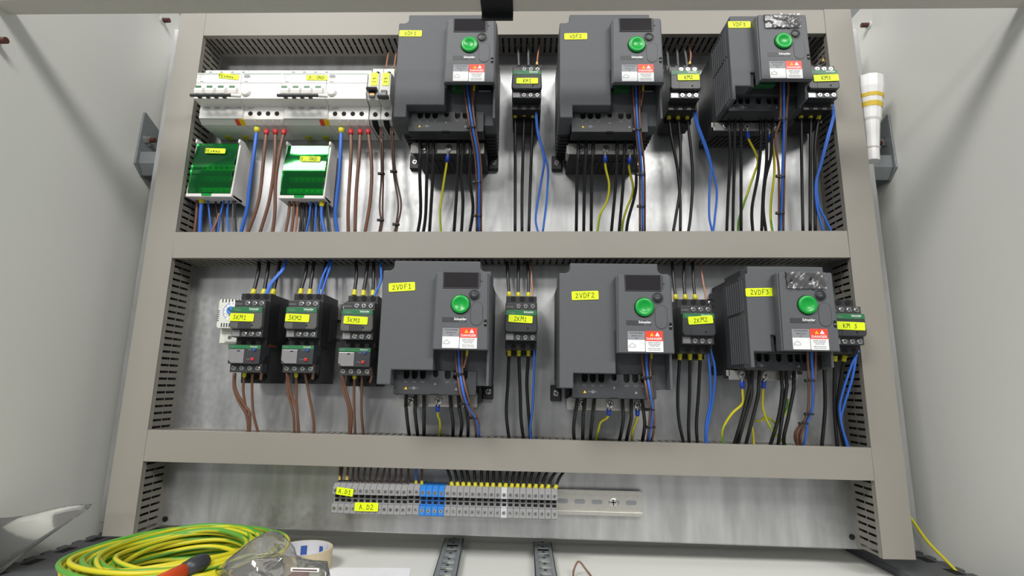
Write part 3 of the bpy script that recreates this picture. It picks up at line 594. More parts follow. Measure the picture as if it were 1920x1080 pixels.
breaker4('white four-pole breaker with tape D.OND beside the two narrow breakers', -372, ('D. OND', 56, 78.3, 67, 34, 8.8, -.02, .5, 5, 0))
def breaker1(label, x, up, s):
    t = thing('circuit_breaker', label, 'circuit breaker', x, 0, 622, 'narrow single-pole breakers')
    b = MB().prism([(.3, 0), (50, 0), (60, 6), (60.5, 28), (74, 31), (78, 38), (78, 74), (74, 77), (61, 79), (60, 95), (.3, 95)], 'x', 0, 17.8).build('breaker_body', 'white_shade', t, bevel=.8)
    MB().cyl(9, 86, 3.4, 'd', 59.8, 60.6, 14).build('screw_hole', 'hole', b); MB().cyl(9.5, 14.5, 3.6, 'd', 60.2, 61.2, 14).build('screw_hole', 'hole', b)
    MB().box(3.5, 13, 77.8, 80.5, 33, 45).build('toggle_slot', 'charcoal', b, bevel=.5)
    z = 43 if up else 29.5
    MB().prism([(78, z), (86, z-1.5), (88, z+1.5), (86, z+4), (78, z+4)], 'x', .4, 17).build('toggle', 'charcoal', t, bevel=.8)
    MB().box(5, 12, 80.4, 81, 36, 39.5).build('toggle_flag', 'copper' if up else 'print_grey', b)
    MB().prism([(20, -.5), (50, -.6), (59, 5), (57, 6), (20, 2)], 'x', 4, 13.5).build('cable_slot', 'hole', b)
    sticker(b, s, 9.8, 78.1, 64.5, 11, 22, 0, .5, 4.5, 0, True, .6)
    return t
breaker1('single-pole breaker with raised black toggle touching the four-pole breaker', -234.6, True, '.Q1')
breaker1('single-pole breaker with lowered grey toggle next to the wide drive', -216.4, False, '.Q2')
# ------------------------------------------------------------------ distribution blocks
def dist_block(label, x, z, db, dt, s, st):
    t = thing('distribution_block', label, 'distribution block', x, 0, z, 'green lidded distribution blocks')
    W_, H_ = 73, 92
    for x0, x1 in ((0, 2.5), (W_-3, W_)):
        MB().prism([(8, -6), (db-6, -4), (db-1.5, 0), (db-1.5, 3), (dt-1, H_-6), (dt+3, H_-3), (dt+2, H_+3), (dt-12, H_+4), (8, H_-8)], 'x', x0, x1).build('side_cheek', 'white', t, bevel=.8)
    MB().box(2.5, W_-3, 8, 14, -4, H_-4).build('base', 'print_dark', t)
    MB().box(0, W_, 20, db-.5, -5, .5).build('bottom_lip', 'white', t, bevel=.8)
    for j in range(4):
        zz = 9+j*20; dd = 20 + (2.2 - j*.2)*4
        MB().box(4, W_-5, 12, dd, zz, zz+10).build('terminal_bar', 'green_term' if j % 2 else 'white_shade', t, bevel=.5)
        for i in range(7): MB().cyl(9+i*9.2, zz+5, 2.7, 'd', dd, dd+1, 12).build('terminal_screw', 'rail' if j in (0, 3) else 'copper', t)
    # clear lid: slanted shell with folded edges
    lid = MB()
    out = [(db-8, .8), (db, 1.6)] + [(db-.3+(dt+1.5-db+.3)*q/9+3.2*math.sin(math.pi*q/9), 10+66*q/9) for q in range(10)] + [(dt+.5, H_-4), (dt-7, H_-.6)]
    inn = [(a-1.3, c+(.9 if i == 0 else 0)) for i, (a, c) in enumerate(out)]
    lid.prism(out+inn[::-1], 'x', 2.6, W_-3.1)
    lid.prism([(db-8, .8), (db-1, 2), (db-1.6, 14), (dt+.3, 70), (dt-.8, H_-4), (dt-7, H_-1), (18, H_-2), (18, 2)], 'x', 2.6, 3.8)
    l = lid.build('clear_lid', 'green_clear', t)
    l.data.shade_smooth(); l.data.set_sharp_from_angle(angle=math.radians(28))
    MB().prism([(db-4, -3.5), (db+1.6, -3.5), (db+1.6, 2.2), (db-4, 2.2)], 'x', 26, 41).build('lid_latch', 'green_clear', t, bevel=.8)
    # tape lies on the slanted face
    a = sticker(l, *s)
    return t
dist_block('green lidded distribution block with tape Reseau against the left duct', -518.6, 506, 52, 43.5, ('REseau', 36.5, 48.6, 73, 33, 8.5, -.02, .5, 5, -4), 0)
dist_block('green lidded distribution block with tape D.OND standing clear of the left duct', -373.6, 505.5, 48, 38, ('D. OND', 44, 44.6, 62.5, 33, 9, -.02, .5, 5.5, -2), 0)
# ------------------------------------------------------------------ screw terminals
ORD = ['first', 'second', 'third', 'fourth', 'fifth', 'sixth', 'seventh', 'eighth', 'ninth', 'tenth', 'eleventh', 'twelfth', 'thirteenth', 'fourteenth', 'fifteenth', 'sixteenth', 'seventeenth', 'eighteenth']
def terminal(colr):
    t = thing('screw_terminal', '', 'screw terminal', 0, 0, 0, 'screw terminals on the bottom rail')
    MB().prism([(7.3, 4), (14, 0), (44, 0), (46, 1.5), (46, 13), (38, 14), (38, 25), (46, 26), (46, 35), (39, 40), (22, 41), (7.3, 38)], 'x', 0, 8.45).build('body', colr, t, bevel=.4)
    for z0 in (15, 20.5): MB().box(1.4, 7.2, 37.6, 38.6, z0, z0+3.6).build('jumper_slot', 'hole', t)
    for z0 in (7.5, 31): screw(t, 4.2, 46, z0, 2.7, rot=.6)
    return t
TG = terminal('term_grey'); TB = terminal('term_blue'); TL = terminal('term_light')
X0, PITCH_T, TILT = -252.6, 8.79, -.006
used = set(); TERM = []
for i in range(36):
    x = X0 + i*PITCH_T; z = 36.6 + (x)*TILT + (.8 if i in (12, 13) else 0)
    if i < 14: proto, lab = TG, '%s grey screw terminal from the left end of the bottom strip' % ORD[i]
    elif i < 18: proto, lab = TB, '%s blue screw terminal from the left in the bottom strip' % ORD[i-14]
    elif i == 27: proto, lab = TL, 'pale grey screw terminal standing out among the grey ones right of the blue'
    else: proto, lab = TG, '%s screw terminal to the right of the blue ones' % ORD[i-18]
    k = id(proto)
    if k in used: t = dup(proto, None, x, 0, z, lab)
    else: t = proto; used.add(k); t.location = (x*MM, 0, z*MM); t['label'] = lab
    TERM.append((t, x, z))
# tapes stuck across several terminals
for s, px, py, w, h, r, lab in (('A.D1', 646.5, 922, 24, 10, -.12, 'yellow tape reading A.D 1 stuck on the left end of the terminals'), ('A.D2', 687, 950.5, 33, 11.5, .0, 'yellow tape reading A.D 2 stuck on the lower half of the terminals')):
    x, z = at(px, py, 48); t = thing('marker_tape', lab, 'marker tape', x, 47.6, z, 'handwritten tapes on the terminals')
    sticker(t, s, 0, 0, 0, w, h, r, .6)
# ------------------------------------------------------------------ wires
def smooth_path(P, k=6):
    P = [Vector(p) for p in P]
    if len(P) == 2: P = [P[0], (P[0]+P[1])/2, P[1]]
    Q = [P[0]*2-P[1]] + P + [P[-1]*2-P[-2]]; out = []
    for i in range(1, len(Q)-2):
        a, b, c, d = Q[i-1:i+3]
        for j in range(k):
            t = j/k; out.append(0.5*((2*b) + (c-a)*t + (2*a-5*b+4*c-d)*t*t + (3*b-a-3*c+d)*t**3))
    return out + [P[-1]]
CN = {'w_black': 'black', 'w_blue': 'blue', 'w_brown': 'brown', 'w_dkbrown': 'dark brown', 'w_orange': 'light brown', 'w_grey': 'grey', 'earth': 'green and yellow'}
def wire(colr, r, pts, label, d0=None, d1=None, fer=None, group=None, lug=None, ferlen=8, dmid=None, sleeve=None):
    """pts: photo points, each (px, py) or (px, py, d); plain points take a depth between d0 and d1"""
    n = len(pts); P = []
    for i, p in enumerate(pts):
        if len(p) == 3: d = p[2]
        else:
            y0, y1 = pts[0][1], pts[-1][1]; f_ = (p[1]-y0)/((y1-y0) or 1); d = d0 + (d1-d0)*f_
            if dmid: d += dmid*math.sin(math.pi*min(max(f_, 0), 1))
        x, z = at(p[0], p[1], d); P.append((x, d, z))
    S = smooth_path(P); base = min(S, key=lambda q: q.z); B = Vector(base)
    Q = [q-B for q in S]
    parts = bool(fer or lug)
    mb = MB(); mb.tube(Q, r, 10 if colr == 'earth' else 8, stripe=(3 if colr == 'earth' else False))
    if not parts:
        o = mb.build('wire', colr, None, smooth=True); o.location = (B.x*MM, -B.y*MM, B.z*MM); return tag(o, label, 'wire', group)
    t = thing('wire', label, 'wire', B.x, B.y, B.z, group)
    mb.build('insulation', colr, t, smooth=True)
    if fer:
        acc = [Q[0]]; L = 0
        for a, b in zip(Q[:-1], Q[1:]):
            l = (b-a).length
            if L+l >= ferlen: acc.append(a+(b-a)*((ferlen-L)/l)); break
            acc.append(b); L += l
        MB().tube(acc, r*1.45, 10, rfun=lambda u: r*(1.6-.35*u)).build('ferrule', fer, t, smooth=True)
    if lug:
        lx, ly, ld = lug; x, z = at(lx, ly, ld); c = Vector((x, ld, z))-B
        MB().lathe(c.x, c.z, [(4.4, c.y-.9), (4.4, c.y-.1), (2.2, c.y-.1), (2.2, c.y-.9)], 'd', 16, True).tube([c+Vector((0, -.5, -4)), Q[0]], 1.6, 8).build('ring_lug', 'steel', t)
        e = (Q[1]-Q[0]).normalized()
        MB().tube([Q[0]-e*1, Q[0]+e*9], r*1.7, 12).build('lug_sleeve', 'sleeve', t, smooth=True)
    return t
def tie(px, py, d, label, r=4.2, w=2.4, head=True):
    x, z = at(px, py, d); t = thing('cable_tie', label, 'cable tie', x, d, z, 'black cable ties')
    MB().lathe(0, 0, [(r, -w/2), (r+.9, -w/2), (r+.9, w/2), (r, w/2)], 'z', 18, True).build('strap', 'black', t, smooth=False)
    if head: MB().box(-r-3.6, -r+.4, -1, 3, -2, 2).build('tie_head', 'black', t, bevel=.5)
    return t
LM = ['left', 'middle', 'right']
def name3(i, n):
    return (['leftmost', 'second', 'third', 'fourth', 'fifth', 'rightmost'] if n == 6 else ['left', 'middle', 'right'])[i]
# --- breakers, upper left
G1 = 'wires below the breakers'
for lab, bl, br in (('Reseau breaker', [(482.2, 240), (474.4, 303), (467.8, 350), (463, 392), (451, 440)], [[(500, 244), (495.5, 285), (485.5, 374), (463, 441)], [(516.7, 244), (514.4, 308), (505.5, 374), (486, 441)], [(533.3, 244), (524.4, 285), (516.7, 341), (515.5, 397), (510.5, 441)]]),
                    ('D.OND breaker', [(640, 241), (636.7, 319), (631, 374), (629, 408), (634, 441)], [[(657.8, 244), (657.8, 297), (653, 385), (653, 441)], [(675.5, 244), (673, 297), (667.8, 363), (665.5, 441)], [(690, 244), (696.7, 308), (694.4, 374), (683.5, 441)]])):
    wire('w_blue', 2.9, bl, 'thick blue wire hanging from the white %s' % lab, 52, 34, 'ferrule', G1, dmid=8)
    for i, p in enumerate(br): wire('w_brown', 2.75, p, '%s thick brown wire hanging from the white %s' % (name3(i, 3), lab), 50, 33, 'ferrule_red', G1, dmid=6)
for nm, P0, ties in (('raised toggle', [(714.5, 240), (716.8, 323), (714.3, 385), (715.6, 414), (711, 441)], [(716.8, 326), (715.5, 413)]), ('lowered toggle', [(733.5, 238), (739.5, 323), (749, 381), (744, 421), (740, 441)], [(740, 322), (744.4, 421)])):
    for j, o_ in enumerate((-1.6, 2.0)):
        P1 = [(x+o_*(1.5 if 340 < y < 400 else .9), y) for x, y in P0]
        wire('w_dkbrown', 1.5, P1, '%s of two thin brown wires below the single-pole breaker with %s' % (('left', 'right')[j], nm), 48+j*2, 36, None, G1)
    for j, (x, y) in enumerate(ties): tie(x, y, 44-j*6, '%s tie on the thin brown wires below the breaker with %s' % (('upper', 'lower')[j], nm), 3.2)
wire('w_orange', 1.3, [(729, 98, 30), (726, 112, 36), (724, 127, 45)], 'thin brown wire into the top of the single-pole breaker with raised toggle', group='thin wires at the top')
wire('w_orange', 1.3, [(743, 98, 30), (741, 112, 36), (739, 127, 45)], 'thin brown wire into the top of the single-pole breaker beside the drive', group='thin wires at the top')
wire('w_orange', 1.3, [(715.5, 262, 46), (716, 275, 45)], 'short brown wire end tied beside the single-pole breaker wires', fer='ferrule_pale', ferlen=5)
# --- distribution blocks
G2 = 'wires below the green distribution blocks'
wire('w_blue', 2.9, [(379, 371), (376, 400), (374.5, 441)], 'thick blue wire with yellow ferrule under the left green block', 38, 32, 'ferrule', G2, ferlen=9)
for i, (c, r, p) in enumerate((('w_brown', 2.4, [(370, 372), (368, 408), (363.5, 441)]), ('w_blue', 1.5, [(389.5, 372), (393, 405), (397, 441)]), ('w_orange', 1.5, [(411, 400), (406, 416), (394, 441)]), ('w_blue', 1.6, [(420.5, 374), (412, 408), (408, 441)]),
                               ('w_black', 1.5, [(404, 374), (407, 405), (404, 441)]), ('w_blue', 1.6, [(430, 374), (426, 400), (429.5, 441)]), ('w_grey', 1.4, [(437, 376), (436.5, 408), (438, 441)]), ('w_black', 1.4, [(441, 376), (441, 408), (444, 441)]), ('w_black', 1.5, [(414, 374), (417, 405), (418, 441)]))):
    wire(c, r, p, '%s %s wire %s under the left green distribution block' % (('thick' if r > 2 else 'thin'), CN[c], ('at the left edge', 'beside the ferrule', 'bending to the left', 'curving left in the middle', 'left of the middle', 'curving right in the middle', 'near the right cheek', 'at the right cheek', 'right of the middle')[i]), 30 if i in (4, 8) else 34, 28, None, G2)
wire('w_blue', 2.6, [(603.5, 377), (603, 407), (610, 441)], 'thick blue wire with yellow ferrule under the right green block', 36, 32, 'ferrule', G2, ferlen=9)
for i, (c, r, p) in enumerate((('w_brown', 2.3, [(543.5, 372), (541, 405), (534.5, 441)]), ('w_brown', 2.3, [(551.5, 372), (550, 405), (546, 441)]), ('w_orange', 1.7, [(558.5, 372), (557, 405), (553.5, 441)]), ('w_black', 1.9, [(564, 372), (565, 405), (561, 441)]), ('w_black', 1.9, [(570, 372), (568, 405), (567, 441)]),
                               ('w_black', 1.9, [(575, 372), (575, 405), (571, 441)]), ('w_blue', 1.7, [(583, 374), (580, 407), (572.5, 441)]), ('w_black', 1.9, [(588, 372), (586, 405), (584, 441)]), ('w_blue', 1.7, [(593.5, 374), (592, 405), (590, 441)]), ('w_black', 1.7, [(599, 376), (598, 405), (599, 441)]), ('w_black', 1.6, [(611, 376), (613, 405), (618, 441)]), ('w_grey', 1.2, [(614, 380), (617, 408), (622, 441)]))):
    wire(c, r, p, '%s wire, %s from the left under the right green distribution block' % (CN[c], ORD[i]), 34 if c != 'w_black' else 29, 28, None, G2)
# --- power wires of the drives
def six(dev, paths, ds, de, r=2.45):
    yb = {'VDF1': 294, 'VDF2': 294, 'VDF3': 250, '2VDF1': 763, '2VDF2': 770, '2VDF3': 718}[dev]
    for i, p in enumerate(paths):
        q = []
        for (xa, ya), (xb, yb_) in zip(p[:-1], p[1:]):      # wire hangs in front of the earth bar, then falls back to the duct
            q.append((xa, ya))
            if ya < yb < yb_: q.append((xa+(xb-xa)*(yb-ya)/(yb_-ya), yb))
        q.append(p[-1]); ye = q[-1][1]
        q = [(x, y, ds if y <= yb else ds+(de-ds)*(y-yb)/(ye-yb)) for x, y in q]
        wire('w_black', r, q, '%s black power wire under the drive with tape %s' % (name3(i, 6), dev), group='black power wires under the drives')
def earth(dev, lug, pts, ld, d1, which='', r=1.75):
    wire('earth', r, [(pts[0][0], pts[0][1], ld)] + pts[1:], 'green and yellow earth wire%s under the drive with tape %s' % (which, dev), ld, d1, None, 'earth wires of the drives', (lug[0], lug[1], ld+1))
def bundle(dev, P3, depths, ties, pre=''):
    for i, (c, p) in enumerate(zip(('w_brown', 'w_blue', 'w_brown'), P3)):
        pts = [(x, y, depths(y)+(-1 if i == 0 else 1.5 if i == 1 else -1)) for x, y in p]
        wire(c, 1.75, pts, '%s control wire on the %s of the bundle from the drive with tape %s' % (CN[c], ('left', 'middle', 'right')[i] if i != 1 else 'middle', dev), group='control wire bundles')
    for i, (x, y) in enumerate(ties): tie(x, y, depths(y), '%s tie on the control wires of the drive with tape %s' % (('top', 'second', 'lowest')[i], dev), 4.4)
def ramp(*kn):
    def f(y):
        if y <= kn[0][0]: return kn[0][1]
        for (a, b), (c, d) in zip(kn[:-1], kn[1:]):
            if y <= c: return b+(d-b)*(y-a)/(c-a)
        return kn[-1][1]
    return f
six('VDF1', [[(788, 258), (787, 325), (788.7, 398), (782.5, 441)], [(802.5, 258), (800, 339), (798, 403), (793, 441)], [(813, 258), (811, 339), (805, 441)], [(859.5, 258), (857.5, 339), (851, 441)], [(870, 258), (864, 325), (868, 377), (865, 441)], [(882, 258), (881, 339), (887, 390), (880, 441)]], 93, 32)
earth('VDF1', (840.6, 279), [(839.4, 292), (836.7, 312), (827.6, 372), (825, 403), (827, 441)], 87, 32)
bundle('VDF1', [[(870.5, 156), (871, 170), (881, 237), (893, 315), (893.7, 441)], [(876, 156), (876.5, 170), (886, 237), (897.6, 315), (897.6, 441)], [(883, 156), (884, 170), (890.5, 237), (901.5, 315), (902, 441)]], ramp((156, 124), (200, 127), (240, 128), (441, 36)), [(885.5, 239), (896.5, 342), (897.5, 404.7)])
six('VDF2', [[(1085.5, 258), (1082, 325), (1080.5, 438)], [(1099.5, 258), (1095.7, 351), (1094.5, 438)], [(1113, 258), (1109.5, 325), (1108.5, 438)], [(1157.8, 258), (1155, 339), (1146, 438)], [(1172, 258), (1168, 351), (1160.5, 438)], [(1189.5, 258), (1193, 325), (1191, 362), (1178, 411), (1174, 438)]], 93, 32)
earth('VDF2', (1135, 281.5), [(1134.3, 293), (1135.4, 315), (1142, 346), (1138, 377), (1125, 403), (1119.5, 438)], 87, 32, ' on the left')
earth('VDF2', (1182, 283), [(1180.7, 296), (1179.5, 315), (1187, 356), (1175.6, 390), (1168, 416), (1166, 438)], 87, 30, ' on the right')
bundle('VDF2', [[(1186.5, 156), (1187, 170), (1192.5, 243), (1199, 315), (1200, 438)], [(1192, 156), (1192.5, 170), (1196, 243), (1203.6, 325), (1204.6, 438)], [(1198, 156), (1199, 170), (1200, 243), (1208, 315), (1209, 438)]], ramp((156, 124), (200, 127), (240, 128), (441, 36)), [(1196, 244), (1203.5, 327), (1204, 387)])
six('VDF3', [[(1368, 216), (1368.7, 300), (1364.8, 377), (1362.5, 437)], [(1378, 216), (1377, 300), (1375, 377), (1374, 437)], [(1389.5, 216), (1389.5, 325), (1389.5, 437)], [(1425.7, 214), (1427, 261), (1421.9, 325), (1410, 390), (1411.5, 437)], [(1434.8, 214), (1437.4, 300), (1431, 364), (1428, 437)], [(1450, 214), (1445, 294), (1434.8, 338), (1431, 390), (1436.5, 437)]], 86, 32, 2.3)
earth('VDF3', (1401, 237), [(1401.4, 248), (1404, 262), (1416.7, 287), (1421, 305), (1414, 326), (1401, 364), (1394.6, 383), (1385.6, 411), (1383.5, 437)], 80, 28, ' with the yellow kink')
earth('VDF3', (1444, 240), [(1441.5, 253), (1444, 264), (1450.4, 282), (1451.7, 326), (1445.7, 377), (1445, 411), (1449, 437)], 80, 32, ' on the right')
bundle('VDF3', [[(1464.5, 146), (1464, 170), (1462.8, 224), (1455, 250), (1454.5, 275), (1460.5, 326), (1460.5, 437)], [(1470, 146), (1469.8, 170), (1469.8, 248), (1467, 326), (1464.6, 403), (1463, 437)], [(1477.5, 146), (1477.6, 170), (1474, 222), (1471, 300), (1470, 360), (1468.5, 437)]], ramp((146, 128), (190, 126), (230, 118), (437, 36)), [(1468, 224), (1464.6, 331), (1464, 400)])
six('2VDF1', [[(762, 733), (761, 760), (764, 792), (768.5, 824)], [(779, 733), (778.5, 776), (784, 824)], [(795, 733), (795, 776), (795, 824)], [(843.6, 733), (845.5, 766), (849.4, 792), (849, 825)], [(859, 733), (861, 766), (866, 795), (862, 826)], [(870, 733), (873.7, 766), (877.6, 795), (877, 827)]], 93, 32)
earth('2VDF1', (822.8, 748), [(820.6, 762), (821, 778), (825, 792), (824, 824)], 87, 32)
bundle('2VDF1', [[(854, 650), (855, 670), (858, 700), (865, 741), (874.7, 760), (889, 792), (894, 827)], [(859.7, 650), (860, 670), (862.5, 700), (870, 741), (880, 766), (893, 788), (900.5, 827)], [(866.5, 650), (866, 670), (867, 700), (875, 737), (884.5, 766), (897, 790), (898.5, 827)]], ramp((650, 124), (690, 127), (742, 127), (827, 36)), [(862.5, 701), (873.5, 757.6), (888, 784)])
six('2VDF2', [[(1084.5, 738), (1078.3, 776), (1075.4, 805), (1077.5, 832)], [(1098.5, 738), (1093.5, 780), (1092.3, 832)], [(1116, 738), (1110.4, 786), (1106, 832)], [(1166.8, 738), (1168.7, 786), (1163.9, 815), (1159, 835)], [(1184, 738), (1183.3, 786), (1175.5, 821), (1174, 835)], [(1202, 738), (1207.6, 780), (1208.6, 801), (1203, 835)]], 93, 32)
earth('2VDF2', (1142.9, 755.7), [(1141.8, 769), (1141, 778), (1137, 784), (1126, 792), (1121, 811), (1116.5, 832)], 87, 32, ' on the left')
earth('2VDF2', (1196, 756), [(1195.4, 770), (1195, 783), (1192, 792), (1187, 805), (1184, 832)], 87, 32, ' on the right')
bundle('2VDF2', [[(1203.7, 655), (1204, 675), (1208, 705), (1214.4, 741), (1219, 776), (1213, 834)], [(1211.5, 655), (1212, 675), (1214, 705), (1220, 741), (1223.5, 776), (1215, 834)], [(1219, 655), (1219, 675), (1220, 717), (1225, 757), (1226, 805), (1219, 834)]], ramp((655, 124), (690, 127), (745, 127), (834, 36)), [(1214, 708), (1220.5, 768), (1222, 801)])
six('2VDF3', [[(1401, 688), (1406, 723), (1393.7, 775), (1375, 838)], [(1411, 688), (1408, 744), (1395.8, 786), (1382, 838)], [(1425, 688), (1420.8, 744), (1408, 796), (1397, 838)], [(1464.6, 688), (1466.7, 734), (1460, 782), (1442.5, 840)], [(1474, 688), (1475, 727), (1466.7, 782), (1458, 840)], [(1489.6, 688), (1487.5, 734), (1477, 786), (1469.8, 819), (1471, 840)]], 84, 32, 2.45)
earth('2VDF3', (1392, 701.5), [(1391.2, 716), (1392.5, 738), (1391.7, 757), (1373, 775), (1358, 798), (1354, 817), (1357.5, 836)], 80, 32, ' curling to the left')
earth('2VDF3', (1436.5, 702.5), [(1432.3, 716), (1430, 740), (1430, 761), (1436, 783), (1445, 800), (1463, 824), (1485, 841)], 80, 30, ' with the knot')
wire('earth', 1.5, [(1410, 800, 32), (1412, 815, 32), (1413.5, 838, 30)], 'short green and yellow wire beside the knot under the drive with tape 2VDF3', group='earth wires of the drives')
wire('earth', 1.5, [(1417, 789, 40), (1428, 788, 46), (1434, 782, 48), (1445, 786, 44), (1459, 795, 38), (1474, 770, 34), (1478, 748, 40)], 'green and yellow wire crossing at the knot under the drive with tape 2VDF3', group='earth wires of the drives')
bundle('2VDF3', [[(1515, 652), (1514.6, 672), (1516.7, 713), (1515.6, 765), (1508, 790), (1495, 812), (1496, 842)], [(1522, 652), (1522, 672), (1524, 713), (1523, 765), (1514.6, 790), (1510.4, 817), (1505, 842)], [(1529, 652), (1529, 672), (1528, 703), (1523, 765), (1511, 792), (1502, 815), (1502, 842)]], ramp((652, 126), (700, 124), (842, 36)), [(1520, 714), (1518.5, 776.5), (1508, 794)])
wire('w_brown', 1.7, [(1507, 790, 60), (1492, 808, 52), (1491, 825, 42), (1499, 842, 34)], 'brown control wire bowing out left at the duct under the drive with tape 2VDF3', group='control wire bundles')
wire('w_brown', 1.7, [(1509, 792, 58), (1499, 812, 50), (1499, 828, 42), (1497, 842, 36)], 'inner brown control wire at the duct under the drive with tape 2VDF3', group='control wire bundles')
# --- contactors: wires at the bottom
def three(dev, fer, paths, ds, de, r=2.35):
    for i, p in enumerate(paths): wire('w_black', r, [fer[i]]+p, '%s black wire below the contactor with tape %s' % (('left', 'middle', 'right')[i], dev), ds, de, 'ferrule', 'black wires below the contactors', ferlen=9)
def blues(dev, paths, ds, de, r=1.7, dm=0):
    for i, p in enumerate(paths): wire('w_blue', r, p, '%sblue coil wire below the contactor with tape %s' % (('' if len(paths) == 1 else ('first ', 'second ')[i]), dev), ds, de, None, 'blue coil wires', dmid=dm)
three('KM1', [(965, 214), (982.4, 214), (999, 214)], [[(965.8, 224), (966, 325), (965.8, 438)], [(982.4, 224), (979, 351), (978.8, 438)], [(999, 224), (995, 326), (991.5, 438)]], 52, 32)
blues('KM1', [[(1005, 196), (1009, 245), (1021, 292), (1027.5, 320), (1024.7, 377), (1017.5, 438)], [(1003.5, 196), (1007.5, 248), (1020, 296), (1015, 339), (1006.6, 390), (1004.7, 416), (1010, 438)]], 66, 32)
three('KM2', [(1253.4, 214), (1271, 214), (1289, 214)], [[(1254.5, 224), (1258.6, 256), (1270, 315), (1275.4, 377), (1275.5, 436)], [(1271.5, 224), (1275.8, 274), (1275, 351), (1267.7, 403), (1262, 436)], [(1289, 224), (1296, 287), (1298.8, 339), (1295, 403), (1290.5, 436)]], 52, 32)
blues('KM2', [[(1302.5, 196), (1308.5, 232), (1326, 279), (1335, 315), (1344, 359), (1340, 411), (1337, 436)], [(1299, 196), (1305.5, 232), (1323, 279), (1333, 315), (1331, 339), (1329.8, 403), (1336, 436)]], 66, 32)
three('KM3', [(1501.7, 214), (1519.3, 214), (1536.7, 214)], [[(1502, 224), (1503.5, 326), (1505.6, 435)], [(1520, 224), (1519, 326), (1519, 435)], [(1534, 226), (1528, 274), (1528, 351), (1528.7, 435)]], 52, 32)
blues('KM3', [[(1559.3, 196), (1561, 219), (1551, 256), (1538, 307), (1529, 346), (1532, 390), (1544.5, 436)], [(1562, 196), (1563.5, 219), (1554, 256), (1540.5, 307), (1531.5, 340), (1534.6, 383), (1546, 408), (1560, 436)]], 66, 34)
three('2KM1', [(953.8, 656), (972.9, 656), (991, 656)], [[(954.4, 667), (952.4, 718), (949.5, 776), (955, 828)], [(972.7, 667), (975.4, 737), (977, 786), (982.5, 829)], [(990.8, 667), (987.8, 718), (990.4, 766), (993, 795), (995, 829)]], 52, 32)
blues('2KM1', [[(1002, 648), (1001, 698), (999, 757), (994, 805), (996.5, 829)]], 66, 34)
three('2KM2', [(1274.7, 663), (1293.7, 663), (1312.6, 663)], [[(1274.4, 674), (1270.8, 737), (1272.7, 786), (1283, 836)], [(1293.6, 674), (1293, 737), (1291, 795), (1292.5, 835)], [(1312.6, 674), (1309.7, 737), (1305.8, 795), (1308, 835)]], 52, 32)
blues('2KM2', [[(1326, 654), (1331, 698), (1332, 747), (1324, 795), (1322.5, 836)], [(1332, 654), (1340.8, 694), (1337, 747), (1326, 805), (1325.5, 836)]], 66, 34)
three('KM 3', [(1546, 667), (1565.6, 667), (1584.4, 667)], [[(1545.5, 690), (1546.9, 765), (1540, 844)], [(1565.6, 677), (1564.6, 765), (1570.5, 845)], [(1582, 678), (1570.8, 765), (1584, 845)]], 50, 32, 2.45)
blues('KM 3', [[(1606.5, 657), (1598, 708), (1581, 765), (1577, 790), (1590, 844)], [(1610, 657), (1594.5, 690), (1577.5, 744), (1574, 769), (1579, 802), (1593, 844)]], 66, 36)
# --- contactors: wires at the top
def tops(dev, paths, ds, de, cols=None, r=2.3, fer='ferrule', fl=8, extra=''):
    for i, p in enumerate(paths):
        c = cols[i] if cols else 'w_black'
        wire(c, r if c in ('w_black', 'w_grey') else 1.4, p, '%s %s wire rising from the top of the contactor with tape %s' % (ORD[i], CN[c], dev) + extra, ds, de, (fer if c == 'w_black' else ('ferrule_pale' if c == 'w_orange' and fer == 'pale' else None)), 'wires above the contactors', ferlen=fl)
tops('KM1', [[(973, 124), (972, 102), (970.5, 88)], [(991, 124), (990.7, 100), (990, 82)], [(1006.5, 122), (1009, 100), (1013, 78)]], 42, 28, ['w_grey', 'w_grey', 'w_orange'], 1.9, 'pale', 6)
tops('KM2', [[(1253.5, 124), (1252, 105), (1249, 90)], [(1271.5, 124), (1270, 100), (1267, 80)], [(1288.5, 124), (1285, 100), (1279, 78)], [(1293, 121), (1295.3, 103), (1291, 80)]], 42, 28, ['w_grey', 'w_grey', 'w_grey', 'w_orange'], 1.8, 'pale', 6)
tops('KM3', [[(1544, 116), (1541.7, 98), (1535, 78)]], 42, 28, ['w_orange'], 1.8, 'pale', 6)
tops('2KM1', [[(955, 557), (952, 516), (950.5, 484)], [(971.7, 558), (971.8, 520), (972.4, 484)], [(990.5, 558), (991, 526), (988, 484)], [(999.5, 562), (997.4, 535), (995.2, 490)]], 45, 28, ['w_black', 'w_black', 'w_black', 'w_orange'])
tops('2KM2', [[(1267.5, 562), (1262.6, 522), (1259.5, 485)], [(1285.2, 562), (1282, 526), (1283, 486)], [(1303.6, 562), (1300, 526), (1298.5, 486)], [(1324.5, 566), (1318, 526), (1311, 488)]], 45, 28, ['w_black', 'w_black', 'w_black', 'w_orange'])
tops('KM 3', [[(1600, 570), (1593.4, 557), (1573, 541)]], 48, 22, ['w_dkbrown'])
tops('3KM1', [[(474, 553), (481, 526), (485.3, 503), (484.8, 484)], [(493.5, 553), (498, 531), (502.6, 503), (504, 484)], [(511.5, 553), (515.5, 535), (520.5, 512), (526.5, 484)]], 42, 28, None, 2.8, 'ferrule', 9)
tops('3KM2', [[(563, 552), (565.3, 541), (572.3, 516), (577.2, 484)], [(580, 553), (581.4, 543), (585.2, 516), (590, 484)], [(600, 554), (602, 544), (606, 528), (612.5, 484)]], 42, 28, None, 2.6, 'ferrule', 9)
tops('3KM3', [[(664, 554), (665, 545), (668.3, 516), (667, 484)], [(681, 555), (682, 545), (686, 521), (690.5, 484)], [(699.3, 555), (699.5, 545), (700.3, 516), (700.8, 484)]], 42, 28, None, 2.6, 'ferrule', 9)
